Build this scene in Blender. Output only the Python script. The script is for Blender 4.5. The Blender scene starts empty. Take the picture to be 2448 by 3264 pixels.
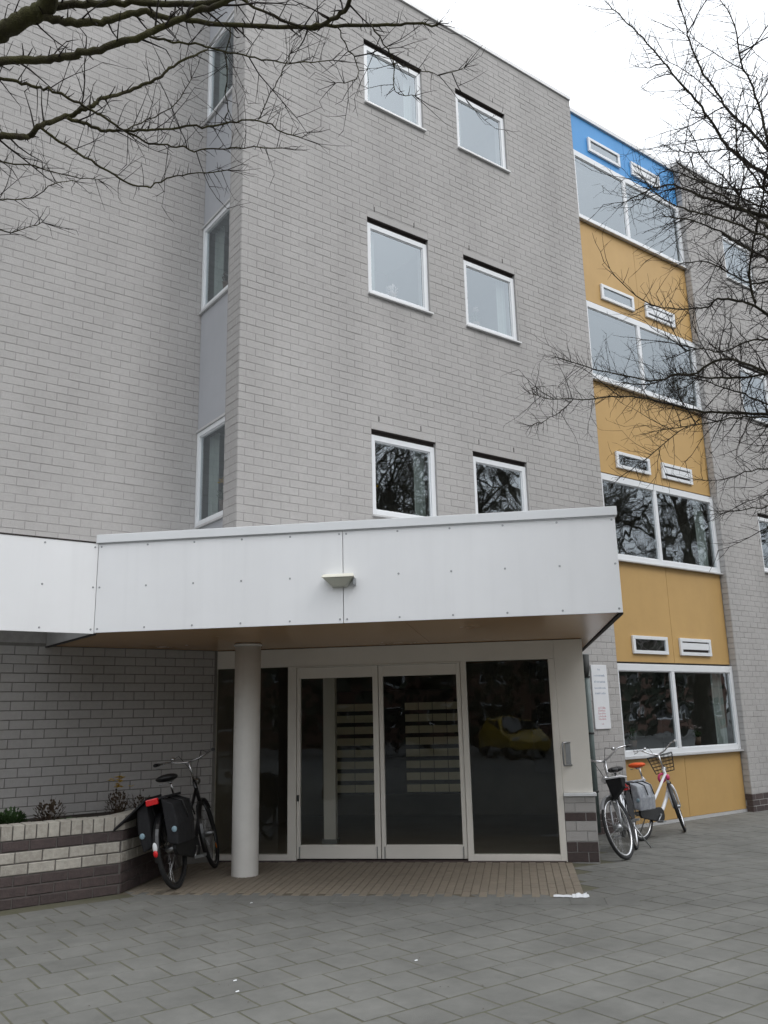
import bpy, math, random
from mathutils import Vector, Matrix
random.seed(11)
D = bpy.data
S = bpy.context.scene
COL = S.collection
R = math.radians

# ------------------------------------------------------------------ camera
CAM_H = 1.6
YAW, PIT, ROL = R(36.729), R(13.506), R(-1.315)
fw = Vector((math.sin(YAW)*math.cos(PIT), math.cos(YAW)*math.cos(PIT), math.sin(PIT)))
rt = Vector((math.cos(YAW), -math.sin(YAW), 0))
up = rt.cross(fw)
rt, up = rt*math.cos(ROL)+up*math.sin(ROL), up*math.cos(ROL)-rt*math.sin(ROL)
cam = D.cameras.new('camera')
camo = D.objects.new('camera', cam); COL.objects.link(camo)
camo.matrix_world = Matrix(((rt.x, up.x, -fw.x, 0), (rt.y, up.y, -fw.y, 0), (rt.z, up.z, -fw.z, CAM_H), (0, 0, 0, 1)))
cam.sensor_fit = 'VERTICAL'; cam.sensor_height = 36; cam.lens = 29.93
cam.clip_start = .1; cam.clip_end = 2000
S.camera = camo

# ------------------------------------------------------------------ sky, sun, exposure
SUN_EL, SUN_AZ = R(48), R(160)      # azimuth measured from +y towards +x
w = D.worlds.new('World'); S.world = w; w.use_nodes = True
nt = w.node_tree; nt.nodes.clear()
sky = nt.nodes.new('ShaderNodeTexSky'); sky.sky_type = 'NISHITA'; sky.sun_disc = False
sky.sun_elevation = SUN_EL; sky.sun_rotation = SUN_AZ
sky.air_density = 1.0; sky.dust_density = 3.0; sky.ozone_density = 1.0
hs = nt.nodes.new('ShaderNodeHueSaturation'); hs.inputs['Saturation'].default_value = .22
mx = nt.nodes.new('ShaderNodeMix'); mx.data_type = 'RGBA'; mx.inputs['Factor'].default_value = .72
bg = nt.nodes.new('ShaderNodeBackground'); bg.inputs['Strength'].default_value = .13
ow = nt.nodes.new('ShaderNodeOutputWorld')
nt.links.new(sky.outputs[0], hs.inputs['Color'])
nt.links.new(hs.outputs[0], mx.inputs['A'])
# overcast cloud: standard overcast luminance, brighter overhead than at the horizon, with soft cloud tone
tcw = nt.nodes.new('ShaderNodeTexCoord'); sp_ = nt.nodes.new('ShaderNodeSeparateXYZ'); nt.links.new(tcw.outputs['Generated'], sp_.inputs[0])
mxz = nt.nodes.new('ShaderNodeMath'); mxz.operation = 'MAXIMUM'; mxz.inputs[1].default_value = 0; nt.links.new(sp_.outputs['Z'], mxz.inputs[0])
cie = nt.nodes.new('ShaderNodeMath'); cie.operation = 'MULTIPLY_ADD'; cie.inputs[1].default_value = 2/3; cie.inputs[2].default_value = 1/3; nt.links.new(mxz.outputs[0], cie.inputs[0])
cn = nt.nodes.new('ShaderNodeTexNoise'); cn.inputs['Scale'].default_value = 2.2; cn.inputs['Detail'].default_value = 5; nt.links.new(tcw.outputs['Generated'], cn.inputs['Vector'])
cr_ = nt.nodes.new('ShaderNodeMapRange'); cr_.inputs['From Min'].default_value = .3; cr_.inputs['From Max'].default_value = .7; cr_.inputs['To Min'].default_value = .84; cr_.inputs['To Max'].default_value = 1.14; nt.links.new(cn.outputs['Fac'], cr_.inputs['Value'])
cm_ = nt.nodes.new('ShaderNodeMath'); cm_.operation = 'MULTIPLY'; nt.links.new(cie.outputs[0], cm_.inputs[0]); nt.links.new(cr_.outputs[0], cm_.inputs[1])
vm = nt.nodes.new('ShaderNodeVectorMath'); vm.operation = 'SCALE'; vm.inputs[0].default_value = (19.6, 20.4, 21.4); nt.links.new(cm_.outputs[0], vm.inputs['Scale'])
nt.links.new(vm.outputs[0], mx.inputs['B'])
nt.links.new(mx.outputs['Result'], bg.inputs[0]); nt.links.new(bg.outputs[0], ow.inputs[0])
sl = D.lights.new('sun', 'SUN'); sl.energy = .55; sl.angle = R(25); sl.color = (1, .97, .93)
so = D.objects.new('sun', sl); COL.objects.link(so)
sd = Vector((math.sin(SUN_AZ)*math.cos(SUN_EL), math.cos(SUN_AZ)*math.cos(SUN_EL), math.sin(SUN_EL)))
so.rotation_euler = sd.to_track_quat('Z', 'Y').to_euler(); so.location = (0, -20, 30)
S.view_settings.view_transform = 'Standard'; S.view_settings.look = 'None'
S.view_settings.exposure = .12; S.view_settings.gamma = 1; S.view_settings.use_curve_mapping = False
S.cycles.max_bounces = 6; S.cycles.diffuse_bounces = 3; S.cycles.glossy_bounces = 3; S.cycles.transparent_max_bounces = 8

# ------------------------------------------------------------------ helpers
def proj(p):
    d = Vector(p)-Vector((0, 0, CAM_H)); z = d.dot(fw)
    if z < .2: return None
    k = 29.93/36
    return d.dot(rt)/z*k/.75, d.dot(up)/z*k, z          # +-0.5 is the frame edge

def tag(o, label=None, cat=None, group=None, kind=None):
    if label: o['label'] = label
    if cat: o['category'] = cat
    if group: o['group'] = group
    if kind: o['kind'] = kind
    return o

def empty(name, loc=(0, 0, 0), label=None, cat=None, group=None):
    o = D.objects.new(name, None); o.location = loc; COL.objects.link(o); o.empty_display_size = .1
    return tag(o, label, cat, group)

class Fr:
    """local frame of a wall: a along it, z up, n out of it"""
    def __init__(s, O, U, N): s.O = Vector(O); s.U = Vector(U).normalized(); s.N = Vector(N).normalized()
    def pt(s, a, z, n=0): return s.O+s.U*a+s.N*n+Vector((0, 0, z))
WORLD = Fr((0, 0, 0), (1, 0, 0), (0, 1, 0))             # pt(x, z, y)

class MB:
    def __init__(s): s.v = []; s.f = []; s.t = []; s.sm = []
    def face(s, idx, t=0., sm=False): s.f.append(idx); s.t.append(t); s.sm.append(sm)
    def quad(s, a, b, c, d, t=0.):
        i = len(s.v); s.v += [tuple(a), tuple(b), tuple(c), tuple(d)]; s.face((i, i+1, i+2, i+3), t)
    def poly(s, pts, t=0.):
        i = len(s.v); s.v += [tuple(p) for p in pts]; s.face(tuple(range(i, i+len(pts))), t)
    def hexa(s, P, t=0., skip=()):
        i = len(s.v); s.v += [tuple(p) for p in P]
        for k, q in enumerate(((0, 3, 2, 1), (4, 5, 6, 7), (0, 1, 5, 4), (1, 2, 6, 5), (2, 3, 7, 6), (3, 0, 4, 7))):
            if k not in skip: s.face(tuple(i+j for j in q), t)
    def box(s, fr, a0, a1, z0, z1, n0, n1, t=0., skip=()):
        # order so that normals face out for U x N = -Z frames too (recalculated on build)
        s.hexa([fr.pt(a0, z0, n0), fr.pt(a1, z0, n0), fr.pt(a1, z0, n1), fr.pt(a0, z0, n1),
                fr.pt(a0, z1, n0), fr.pt(a1, z1, n0), fr.pt(a1, z1, n1), fr.pt(a0, z1, n1)], t, skip)
    def brick(s, fr, a0, a1, z0, z1, n, ch=.003, dep=.03, t=0.):
        """chamfered block, back open"""
        P = [fr.pt(a0, z0, n-dep), fr.pt(a1, z0, n-dep), fr.pt(a1, z1, n-dep), fr.pt(a0, z1, n-dep),
             fr.pt(a0, z0, n-ch), fr.pt(a1, z0, n-ch), fr.pt(a1, z1, n-ch), fr.pt(a0, z1, n-ch),
             fr.pt(a0+ch, z0+ch, n), fr.pt(a1-ch, z0+ch, n), fr.pt(a1-ch, z1-ch, n), fr.pt(a0+ch, z1-ch, n)]
        i = len(s.v); s.v += [tuple(p) for p in P]
        for b in (0, 4):
            for k in range(4):
                j = (k+1) % 4
                s.face((i+b+k, i+b+j, i+b+4+j, i+b+4+k), t)
        s.face((i+8, i+9, i+10, i+11), t)
    def tube(s, pts, rad, seg=6, cap=True, t=0., sm=True):
        pts = [Vector(p) for p in pts]
        if not hasattr(rad, '__len__'): rad = [rad]*len(pts)
        d0 = (pts[1]-pts[0]).normalized()
        n = d0.orthogonal().normalized(); base = len(s.v)
        for k, p in enumerate(pts):
            if k == 0: d = d0
            elif k == len(pts)-1: d = (pts[k]-pts[k-1]).normalized()
            else: d = ((pts[k+1]-pts[k]).normalized()+(pts[k]-pts[k-1]).normalized())
            if d.length < 1e-6: d = d0
            d.normalize(); n = (n-d*n.dot(d))
            if n.length < 1e-6: n = d.orthogonal()
            n.normalize(); b = d.cross(n)
            for q in range(seg):
                a = 2*math.pi*q/seg
                s.v.append(tuple(p+(n*math.cos(a)+b*math.sin(a))*rad[k]))
        for k in range(len(pts)-1):
            for q in range(seg):
                r = (q+1) % seg
                s.face((base+k*seg+q, base+k*seg+r, base+(k+1)*seg+r, base+(k+1)*seg+q), t, sm)
        if cap:
            s.face(tuple(base+q for q in reversed(range(seg))), t)
            e = base+(len(pts)-1)*seg
            s.face(tuple(e+q for q in range(seg)), t)
    def ring(s, c, ax, R_, r, seg=32, mseg=8, M=None, flat=1.):
        c = Vector(c); ax = Vector(ax).normalized(); e1 = ax.orthogonal().normalized(); e2 = ax.cross(e1); base = len(s.v)
        for i in range(seg):
            a = 2*math.pi*i/seg; d = e1*math.cos(a)+e2*math.sin(a)
            for j in range(mseg):
                b = 2*math.pi*j/mseg
                s.v.append(tuple(c+d*(R_+r*math.cos(b))+ax*(r*flat*math.sin(b))))
        for i in range(seg):
            for j in range(mseg):
                i2 = (i+1) % seg; j2 = (j+1) % mseg
                s.face((base+i*mseg+j, base+i2*mseg+j, base+i2*mseg+j2, base+i*mseg+j2), 0., True)
    def ball(s, c, rx, ry, rz, seg=10, rings=7, t=0.):
        c = Vector(c); base = len(s.v)
        for i in range(1, rings):
            th = math.pi*i/rings
            for j in range(seg):
                ph = 2*math.pi*j/seg
                s.v.append((c.x+rx*math.sin(th)*math.cos(ph), c.y+ry*math.sin(th)*math.sin(ph), c.z+rz*math.cos(th)))
        top = len(s.v); s.v += [(c.x, c.y, c.z+rz), (c.x, c.y, c.z-rz)]
        for i in range(rings-2):
            for j in range(seg):
                k = (j+1) % seg
                s.face((base+i*seg+j, base+(i+1)*seg+j, base+(i+1)*seg+k, base+i*seg+k), t, True)
        for j in range(seg):
            k = (j+1) % seg
            s.face((top, base+j, base+k), t, True)
            s.face((top+1, base+(rings-2)*seg+k, base+(rings-2)*seg+j), t, True)
    def prism(s, poly, z0, z1, t=0.):
        n = len(poly); i = len(s.v)
        s.v += [(p[0], p[1], z0) for p in poly]+[(p[0], p[1], z1) for p in poly]
        s.face(tuple(i+k for k in reversed(range(n))), t); s.face(tuple(i+n+k for k in range(n)), t)
        for k in range(n):
            j = (k+1) % n; s.face((i+k, i+j, i+n+j, i+n+k), t)
    def xf(s, M):
        s.v = [tuple(M @ Vector(p)) for p in s.v]; return s
    def mesh(s, name, mat, fixn=False):
        me = D.meshes.new(name); me.from_pydata(s.v, [], s.f)
        me.polygons.foreach_set('use_smooth', s.sm)
        at = me.attributes.new('tint', 'FLOAT', 'FACE'); at.data.foreach_set('value', s.t)
        for m in (mat if isinstance(mat, (list, tuple)) else [mat]): me.materials.append(m)
        if fixn:
            import bmesh
            bm = bmesh.new(); bm.from_mesh(me); bmesh.ops.recalc_face_normals(bm, faces=bm.faces[:]); bm.to_mesh(me); bm.free()
        me.update(); return me
    def build(s, name, mat, parent=None, bevel=0, fixn=True, kind=None):
        o = D.objects.new(name, s.mesh(name, mat, fixn)); COL.objects.link(o)
        if parent is not None:
            o.parent = parent
            o.matrix_parent_inverse = parent_inv(parent)
        if bevel:
            m = o.modifiers.new('bevel', 'BEVEL'); m.width = bevel; m.segments = 2; m.limit_method = 'ANGLE'; m.angle_limit = R(40)
        if kind: o['kind'] = kind
        return o

def world_m(o):
    m = o.matrix_basis.copy(); p = o
    while p.parent:
        m = p.matrix_parent_inverse @ m; p = p.parent
        m = p.matrix_basis @ m
    return m
def parent_inv(p): return world_m(p).inverted()
def put(name, me, M, parent):
    """an object that shares mesh data, world matrix M"""
    o = D.objects.new(name, me); COL.objects.link(o); o.parent = parent
    o.matrix_parent_inverse = parent_inv(parent); o.matrix_basis = M
    return o
def wbox(x0, x1, y0, y1, z0, z1):
    m = MB(); m.box(WORLD, x0, x1, z0, z1, y0, y1); return m

# ------------------------------------------------------------------ materials
def mat(name, col, rough=.6, metal=0., var=.12, scale=6., bump=0., bscale=60., spec=.5, tint=0., col2=None, stain=0., coat=0., streak=0.):
    m = D.materials.new(name); m.use_nodes = True; t = m.node_tree; b = t.nodes['Principled BSDF']
    b.inputs['Roughness'].default_value = rough; b.inputs['Metallic'].default_value = metal
    b.inputs['Specular IOR Level'].default_value = spec
    if coat: b.inputs['Coat Weight'].default_value = coat; b.inputs['Coat Roughness'].default_value = .1
    c1 = (*col, 1); c2 = (*(col2 or [c*(1-var) for c in col]), 1)
    tc = t.nodes.new('ShaderNodeTexCoord'); no = t.nodes.new('ShaderNodeTexNoise')
    no.inputs['Scale'].default_value = scale; no.inputs['Detail'].default_value = 6; no.inputs['Roughness'].default_value = .65
    geo = t.nodes.new('ShaderNodeNewGeometry')
    t.links.new(geo.outputs['Position'], no.inputs['Vector'])
    mr = t.nodes.new('ShaderNodeMapRange'); mr.inputs['From Min'].default_value = .32; mr.inputs['From Max'].default_value = .68
    t.links.new(no.outputs['Fac'], mr.inputs['Value'])
    mi = t.nodes.new('ShaderNodeMix'); mi.data_type = 'RGBA'; mi.inputs['A'].default_value = c1; mi.inputs['B'].default_value = c2
    fac = mr.outputs[0]
    if tint:
        at = t.nodes.new('ShaderNodeAttribute'); at.attribute_name = 'tint'
        ma = t.nodes.new('ShaderNodeMath'); ma.operation = 'MULTIPLY_ADD'; ma.inputs[1].default_value = tint
        t.links.new(at.outputs['Fac'], ma.inputs[0])
        m2 = t.nodes.new('ShaderNodeMath'); m2.operation = 'MULTIPLY'; m2.inputs[1].default_value = 1-tint*.5
        t.links.new(fac, m2.inputs[0]); t.links.new(m2.outputs[0], ma.inputs[2]); fac = ma.outputs[0]
    t.links.new(fac, mi.inputs['Factor']); out = mi.outputs['Result']
    for st_, sc_, lo_, hi_ in ((stain, (1.6, 1.6, .45), .38, .75), (streak, (14, 14, .5), .5, .8)):
        if not st_: continue
        n2 = t.nodes.new('ShaderNodeTexNoise'); n2.inputs['Scale'].default_value = .9; n2.inputs['Detail'].default_value = 5
        mp = t.nodes.new('ShaderNodeMapping'); mp.inputs['Scale'].default_value = sc_
        t.links.new(geo.outputs['Position'], mp.inputs['Vector']); t.links.new(mp.outputs[0], n2.inputs['Vector'])
        r2 = t.nodes.new('ShaderNodeMapRange'); r2.inputs['From Min'].default_value = lo_; r2.inputs['From Max'].default_value = hi_
        r2.inputs['To Min'].default_value = 1; r2.inputs['To Max'].default_value = 1-st_
        t.links.new(n2.outputs['Fac'], r2.inputs['Value'])
        mm = t.nodes.new('ShaderNodeMix'); mm.data_type = 'RGBA'; mm.blend_type = 'MULTIPLY'; mm.inputs['Factor'].default_value = 1
        t.links.new(out, mm.inputs['A']); t.links.new(r2.outputs[0], mm.inputs['B']); out = mm.outputs['Result']
    t.links.new(out, b.inputs['Base Color'])
    rr = t.nodes.new('ShaderNodeMapRange'); rr.inputs['To Min'].default_value = max(0, rough-.07); rr.inputs['To Max'].default_value = min(1, rough+.07)
    t.links.new(no.outputs['Fac'], rr.inputs['Value']); t.links.new(rr.outputs[0], b.inputs['Roughness'])
    if bump:
        nb = t.nodes.new('ShaderNodeTexNoise'); nb.inputs['Scale'].default_value = bscale; nb.inputs['Detail'].default_value = 4
        t.links.new(geo.outputs['Position'], nb.inputs['Vector'])
        bp = t.nodes.new('ShaderNodeBump'); bp.inputs['Strength'].default_value = bump; bp.inputs['Distance'].default_value = .01
        t.links.new(nb.outputs['Fac'], bp.inputs['Height']); t.links.new(bp.outputs[0], b.inputs['Normal'])
    return m

def glass(name, tint=(.8, .83, .82), f0=.25, wob=.003):
    m = D.materials.new(name); m.use_nodes = True; t = m.node_tree; t.nodes.clear()
    tr = t.nodes.new('ShaderNodeBsdfTransparent'); tr.inputs[0].default_value = (*tint, 1)
    gl = t.nodes.new('ShaderNodeBsdfGlossy'); gl.inputs['Roughness'].default_value = .015; gl.inputs[0].default_value = (.86, .94, 1, 1)
    lw = t.nodes.new('ShaderNodeLayerWeight'); lw.inputs['Blend'].default_value = .5
    pw = t.nodes.new('ShaderNodeMath'); pw.operation = 'POWER'; pw.inputs[1].default_value = 5; t.links.new(lw.outputs['Facing'], pw.inputs[0])
    fr = t.nodes.new('ShaderNodeMath'); fr.operation = 'MULTIPLY_ADD'; fr.inputs[1].default_value = 1-f0; fr.inputs[2].default_value = f0; t.links.new(pw.outputs[0], fr.inputs[0])
    geo = t.nodes.new('ShaderNodeNewGeometry'); no = t.nodes.new('ShaderNodeTexNoise'); no.inputs['Scale'].default_value = 1.7
    t.links.new(geo.outputs['Position'], no.inputs['Vector'])
    bp = t.nodes.new('ShaderNodeBump'); bp.inputs['Strength'].default_value = 1; bp.inputs['Distance'].default_value = wob
    t.links.new(no.outputs['Fac'], bp.inputs['Height']); t.links.new(bp.outputs[0], gl.inputs['Normal'])
    mi = t.nodes.new('ShaderNodeMixShader'); o = t.nodes.new('ShaderNodeOutputMaterial')
    t.links.new(fr.outputs[0], mi.inputs[0]); t.links.new(tr.outputs[0], mi.inputs[1]); t.links.new(gl.outputs[0], mi.inputs[2])
    t.links.new(mi.outputs[0], o.inputs[0])
    return m

M = {
 'brick': mat('pale_grey_brick', (.46, .445, .433), .88, var=.1, scale=22, bump=.5, bscale=90, spec=.25, tint=.5, col2=(.41, .396, .384), stain=.13),
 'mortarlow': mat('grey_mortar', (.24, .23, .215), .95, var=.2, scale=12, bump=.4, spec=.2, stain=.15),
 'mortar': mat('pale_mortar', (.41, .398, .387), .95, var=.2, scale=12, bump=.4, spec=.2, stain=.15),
 'darkbrick': mat('brown_purple_brick', (.105, .08, .076), .85, var=.3, scale=18, bump=.5, spec=.25, tint=.6, col2=(.068, .054, .053)),
 'cream_brick': mat('cream_brick', (.55, .52, .46), .88, var=.1, scale=22, bump=.5, bscale=90, spec=.25, tint=.5, col2=(.35, .325, .285), stain=.12),
 'darkmortar': mat('grey_joint', (.13, .12, .112), .95, var=.2, scale=14, spec=.2),
 'white': mat('white_cladding', (.85, .855, .865), .35, var=.03, scale=1.3, spec=.45, stain=.05, streak=.035),
 'whiteframe': mat('white_window_frame', (.76, .775, .79), .3, var=.04, scale=5, spec=.5),
 'cream': mat('cream_paint', (.79, .76, .70), .4, var=.05, scale=3, spec=.45, stain=.06),
 'column': mat('white_column_paint', (.80, .78, .74), .5, var=.06, scale=7, bump=.05, stain=.1, streak=.06),
 'greypanel': mat('blue_grey_panel', (.42, .43, .455), .45, var=.06, scale=2, stain=.08),
 'yellow': mat('ochre_panel', (.54, .345, .135), .5, var=.08, scale=1.5, spec=.3, stain=.06, streak=.025),
 'blue': mat('blue_panel', (.075, .31, .66), .45, var=.06, scale=1.5, spec=.3, stain=.05, streak=.025),
 'steel': mat('grey_metal', (.42, .43, .44), .38, 1., var=.15, scale=14),
 'chrome': mat('bright_metal', (.7, .7, .71), .22, 1., var=.1, scale=14),
 'alu': mat('aluminium_coping', (.62, .62, .62), .42, .3, var=.1, scale=4),
 'lintel': mat('dark_brown', (.035, .027, .024), .8, var=.3, scale=9),
 'soffit': mat('brown_soffit_laminate', (.52, .315, .155), .25, var=.12, scale=1.2, spec=.6),
 'black': mat('black_plastic', (.012, .012, .013), .45, var=.3, scale=20),
 'rubber': mat('black_rubber', (.018, .018, .019), .75, var=.25, scale=30),
 'room': mat('dim_room_lining', (.26, .25, .23), .9, var=.2, scale=1.2),
 'roomdark': mat('dim_hall_lining', (.30, .27, .22), .8, var=.2, scale=1.2),
 'tile': mat('grey_concrete_tile', (.198, .196, .182), .9, var=.15, scale=7, bump=.4, bscale=160, spec=.2, tint=.3, col2=(.162, .161, .149), stain=.26),
 'sand': mat('mossy_joint_sand', (.082, .08, .045), .95, var=.3, scale=5, col2=(.115, .108, .078), bump=.4),
 'clinker': mat('brown_clinker_paver', (.25, .21, .16), .84, var=.2, scale=12, bump=.4, tint=.5, col2=(.21, .178, .137), stain=.15),
 'clinkerjoint': mat('paver_joint', (.12, .10, .07), .95, var=.2, scale=12),
 'ground': mat('grey_ground', (.115, .115, .11), .9, var=.25, scale=.7),
 'bark': mat('dark_bark', (.03, .025, .02), .9, var=.3, scale=30, bump=.8, bscale=120, spec=.2, col2=(.045, .042, .024)),
 'moss': mat('mossy_bark', (.036, .029, .022), .92, var=.3, scale=9, bump=.9, bscale=140, spec=.15, col2=(.072, .07, .028)),
 'twig': mat('brown_twig', (.028, .022, .018), .85, var=.3, scale=9, spec=.2),
 'paper': mat('white_paper', (.75, .76, .78), .7, var=.04, scale=9),
 'signblue': mat('blue_grey_print', (.30, .36, .47), .6), 'signred': mat('red_print', (.58, .25, .30), .6),
 'silver': mat('silver_bike_paint', (.45, .46, .48), .3, .7, var=.1, scale=14),
 'bikewhite': mat('white_bike_paint', (.74, .74, .76), .3, var=.06, scale=12, coat=.3),
 'bikeblack': mat('black_bike_paint', (.010, .010, .011), .3, var=.2, scale=12, coat=.3),
 'bag': mat('black_bag_fabric', (.009, .009, .011), .8, var=.3, scale=25, bump=.3),
 'greybag': mat('grey_bag_fabric', (.40, .42, .45), .75, var=.3, scale=14, col2=(.22, .23, .26), bump=.3),
 'orange': mat('orange_saddle_cover', (.78, .10, .012), .65, var=.15, scale=20, bump=.2),
 'pink': mat('pink_lock', (.62, .05, .16), .45), 'red': mat('red_reflector', (.65, .008, .012), .2, coat=.6),
 'amber': mat('amber_reflector', (.7, .2, .02), .25, coat=.5),
 'reflect': mat('pale_blue_reflector', (.25, .36, .42), .3),
 'lampcream': mat('cream_lamp_housing', (.72, .70, .60), .4), 'lens': mat('frosted_lens', (.50, .50, .43), .3, spec=.6),
 'mail': mat('cream_mailbox_front', (.60, .56, .40), .5, var=.1, scale=4),
 'soil': mat('dark_soil', (.035, .025, .018), .95, var=.4, scale=20, bump=1, bscale=40),
 'leaf': mat('green_leaf', (.035, .075, .02), .6, var=.4, scale=18), 'leafbrown': mat('brown_leaf', (.075, .05, .03), .7, var=.4, scale=18),
 'leafyellow': mat('yellow_flower', (.72, .46, .02), .6, var=.3, scale=25), 'flowerwhite': mat('pale_flower', (.7, .62, .62), .6, var=.1, scale=25),
 'curtain': mat('pale_curtain', (.42, .47, .45), .85, var=.15, scale=4), 'terracotta': mat('terracotta', (.13, .085, .06), .8),
 'carwhite': mat('white_car_paint', (.7, .72, .74), .25, coat=.6), 'caryellow': mat('yellow_car_paint', (.42, .29, .015), .25, coat=.6),
 'pipe': mat('grey_green_pipe', (.15, .19, .185), .5, var=.2, scale=8),
 'pipedark': mat('dark_bracket', (.03, .032, .03), .6),
 'hedge': mat('dark_hedge', (.02, .032, .012), .8, var=.4, scale=9),
 'terrace_brick': mat('terrace_brick', (.16, .085, .06), .85, var=.25, scale=5),
 'rooftile': mat('roof_tile_dark', (.05, .035, .03), .8, var=.3, scale=8),
}
GLASS = glass('window_glass'); HALLGLASS = glass('door_glass', (.9, .91, .88), .05, .002)
CARGLASS = mat('dark_car_glass', (.01, .012, .014), .06, spec=.8)

# ------------------------------------------------------------------ ground
def gz(x):
    t = min(max((x-7)/3.2, 0), 1); return -.1*t*t*(3-2*t)
xs = [-400, -120, -40, -15, -5, 0, 4, 6.5]+[7+.2*i for i in range(17)]+[12, 16, 25, 60, 150, 400]
ys = [-400, -150, -60, -25, -10, -3, 0, 2, 4, 6, 8, 10, 14, 25, 60, 150, 400]
m = MB()
for x in xs:
    for y in ys: m.v.append((x, y, gz(x)-.02))
ny = len(ys)
for i in range(len(xs)-1):
    for j in range(ny-1): m.face((i*ny+j, (i+1)*ny+j, (i+1)*ny+j+1, i*ny+j+1))
ground = m.build('ground', M['ground'], fixn=False); tag(ground, kind='structure')

# entrance and canopy frames
E_ = Fr((7.2, 7.2, 0), (1, -1, 0), (-1, -1, 0))
C_ = Fr((5.365, 5.365, 0), (1, -1, 0), (-1, -1, 0))
MAIN = Fr((0, 8.51, 0), (1, 0, 0), (0, -1, 0))
LEFT = Fr((0, 9.73, 0), (1, 0, 0), (0, -1, 0))
RIGHT = Fr((0, 8.47, 0), (1, 0, 0), (0, -1, 0))
RET = Fr((4.26, 0, 0), (0, 1, 0), (-1, 0, 0))
BAND = Fr((0, 8.12, 0), (1, 0, 0), (0, -1, 0))
YEL = Fr((0, 8.60, 0), (1, 0, 0), (0, -1, 0))
PLF = Fr((0, 8.62, 0), (1, 0, 0), (0, -1, 0))
PLE = Fr((3.16, 8.62, 0), (1, 1, 0), (1, -1, 0))

def vis(p, marg=.54):
    q = proj(p); return q is not None and abs(q[0]) < marg and abs(q[1]) < marg

# paving tiles: 30 cm concrete tiles in half bond, rows along the facade
mm = MB(); px = [-7.1, 0, 6.9]+[7+.2*i for i in range(17)]+[14, 21.2]
for x in px: mm.v += [(x, -2.5, gz(x)-.003), (x, 9.6, gz(x)-.003)]
for i in range(len(px)-1): mm.face((2*i, 2*i+2, 2*i+3, 2*i+1))
pav = mm.build('pavement', M['sand'], fixn=False); tag(pav, kind='structure')
T = .3; J = .014
tiles = []
for j in range(-11, 29):
    v0 = .9+j*T
    for i in range(-24, 70):
        u0 = i*T+(.5*T if j % 2 else 0)+.07
        cx, cy = u0+T/2, v0+T/2
        n_e = (14.4-cx-cy)*.70711; a_e = ((cx-7.2)-(cy-7.2))*.70711
        if n_e < 1.75 and -4.5 < a_e < .5: continue                 # brown pavers lie here
        if n_e < .2 and cy < 8.6 and a_e < .8: continue
        if cy > 8.3 and cx < 3.3: continue
        if cy > 8.75 or (cy > 8.6 and cx > 9): continue
        if n_e < -.2 and cx < 8.0: continue
        p = proj((cx, cy, 0)); tiles.append((1/p[2]**3 if vis((cx, cy, gz(cx)), .52) else 0, u0, v0))
tiles.sort(reverse=True)
def tile_mesh(t):
    b = MB(); fr = Fr((0, 0, 0), (1, 0, 0), (0, 1, 0)); h = (T-J)/2; c = .002
    P = [(-h, -h, -.02), (h, -h, -.02), (h, h, -.02), (-h, h, -.02), (-h, -h, -c), (h, -h, -c), (h, h, -c), (-h, h, -c),
         (-h+c, -h+c, 0), (h-c, -h+c, 0), (h-c, h-c, 0), (-h+c, h-c, 0)]
    b.v = P
    for q in (0, 4):
        for k in range(4):
            j = (k+1) % 4; b.face((q+k, q+j, q+4+j, q+4+k), t)
    b.face((8, 9, 10, 11), t); return b
tvar = [tile_mesh(t).mesh('tile', M['tile'], True) for t in (.1, .3, .45, .6, .75, .9, .2, .5)]
rest = MB()
for k, (_, u0, v0) in enumerate(tiles):
    cx, cy = u0+T/2, v0+T/2
    sl_ = (gz(cx+.15)-gz(cx-.15))/.3
    Mx = Matrix.Translation((cx, cy, gz(cx)+random.uniform(-.0012, .0012))) @ Matrix.Rotation(-math.atan(sl_)+random.uniform(-.0025, .0025), 4, 'Y') @ Matrix.Rotation(random.uniform(-.0025, .0025), 4, 'X') @ Matrix.Rotation(random.uniform(-.006, .006), 4, 'Z')
    if k < 300: put('tile', random.choice(tvar), Mx, pav)
    else:
        b = tile_mesh(random.random()).xf(Mx); o = len(rest.v); rest.v += b.v
        for f_, t_ in zip(b.f, b.t): rest.face(tuple(o+i for i in f_), t_)
rest.build('tile_field', M['tile'], pav, kind='stuff')

# brown clinker pavers in front of the doors, and the row of grey tiles along their edge
bp = MB(); bp.hexa([E_.pt(-4.4, -.02, -.1), E_.pt(.52, -.02, -.1), E_.pt(.52, -.02, 1.88), E_.pt(-4.4, -.02, 1.88),
                    E_.pt(-4.4, -.001, -.1), E_.pt(.52, -.001, -.1), E_.pt(.52, -.001, 1.88), E_.pt(-4.4, -.001, 1.88)])
brown = bp.build('entrance_paving', M['clinkerjoint']); tag(brown, kind='structure')
CW, CL = .079, .214
def pav_mesh(w_, l_, t, mt):
    b = MB(); h, l = w_/2-.003, l_/2-.003; c = .003
    b.v = [(-h, -l, -.02), (h, -l, -.02), (h, l, -.02), (-h, l, -.02), (-h, -l, -c), (h, -l, -c), (h, l, -c), (-h, l, -c),
           (-h+c, -l+c, 0), (h-c, -l+c, 0), (h-c, l-c, 0), (-h+c, l-c, 0)]
    for q in (0, 4):
        for k in range(4):
            j = (k+1) % 4; b.face((q+k, q+j, q+4+j, q+4+k), t)
    b.face((8, 9, 10, 11), t); return b
cl = []
RotE = Matrix.Rotation(R(-45), 4, 'Z')
i = 0; a = .52-CW/2
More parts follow.
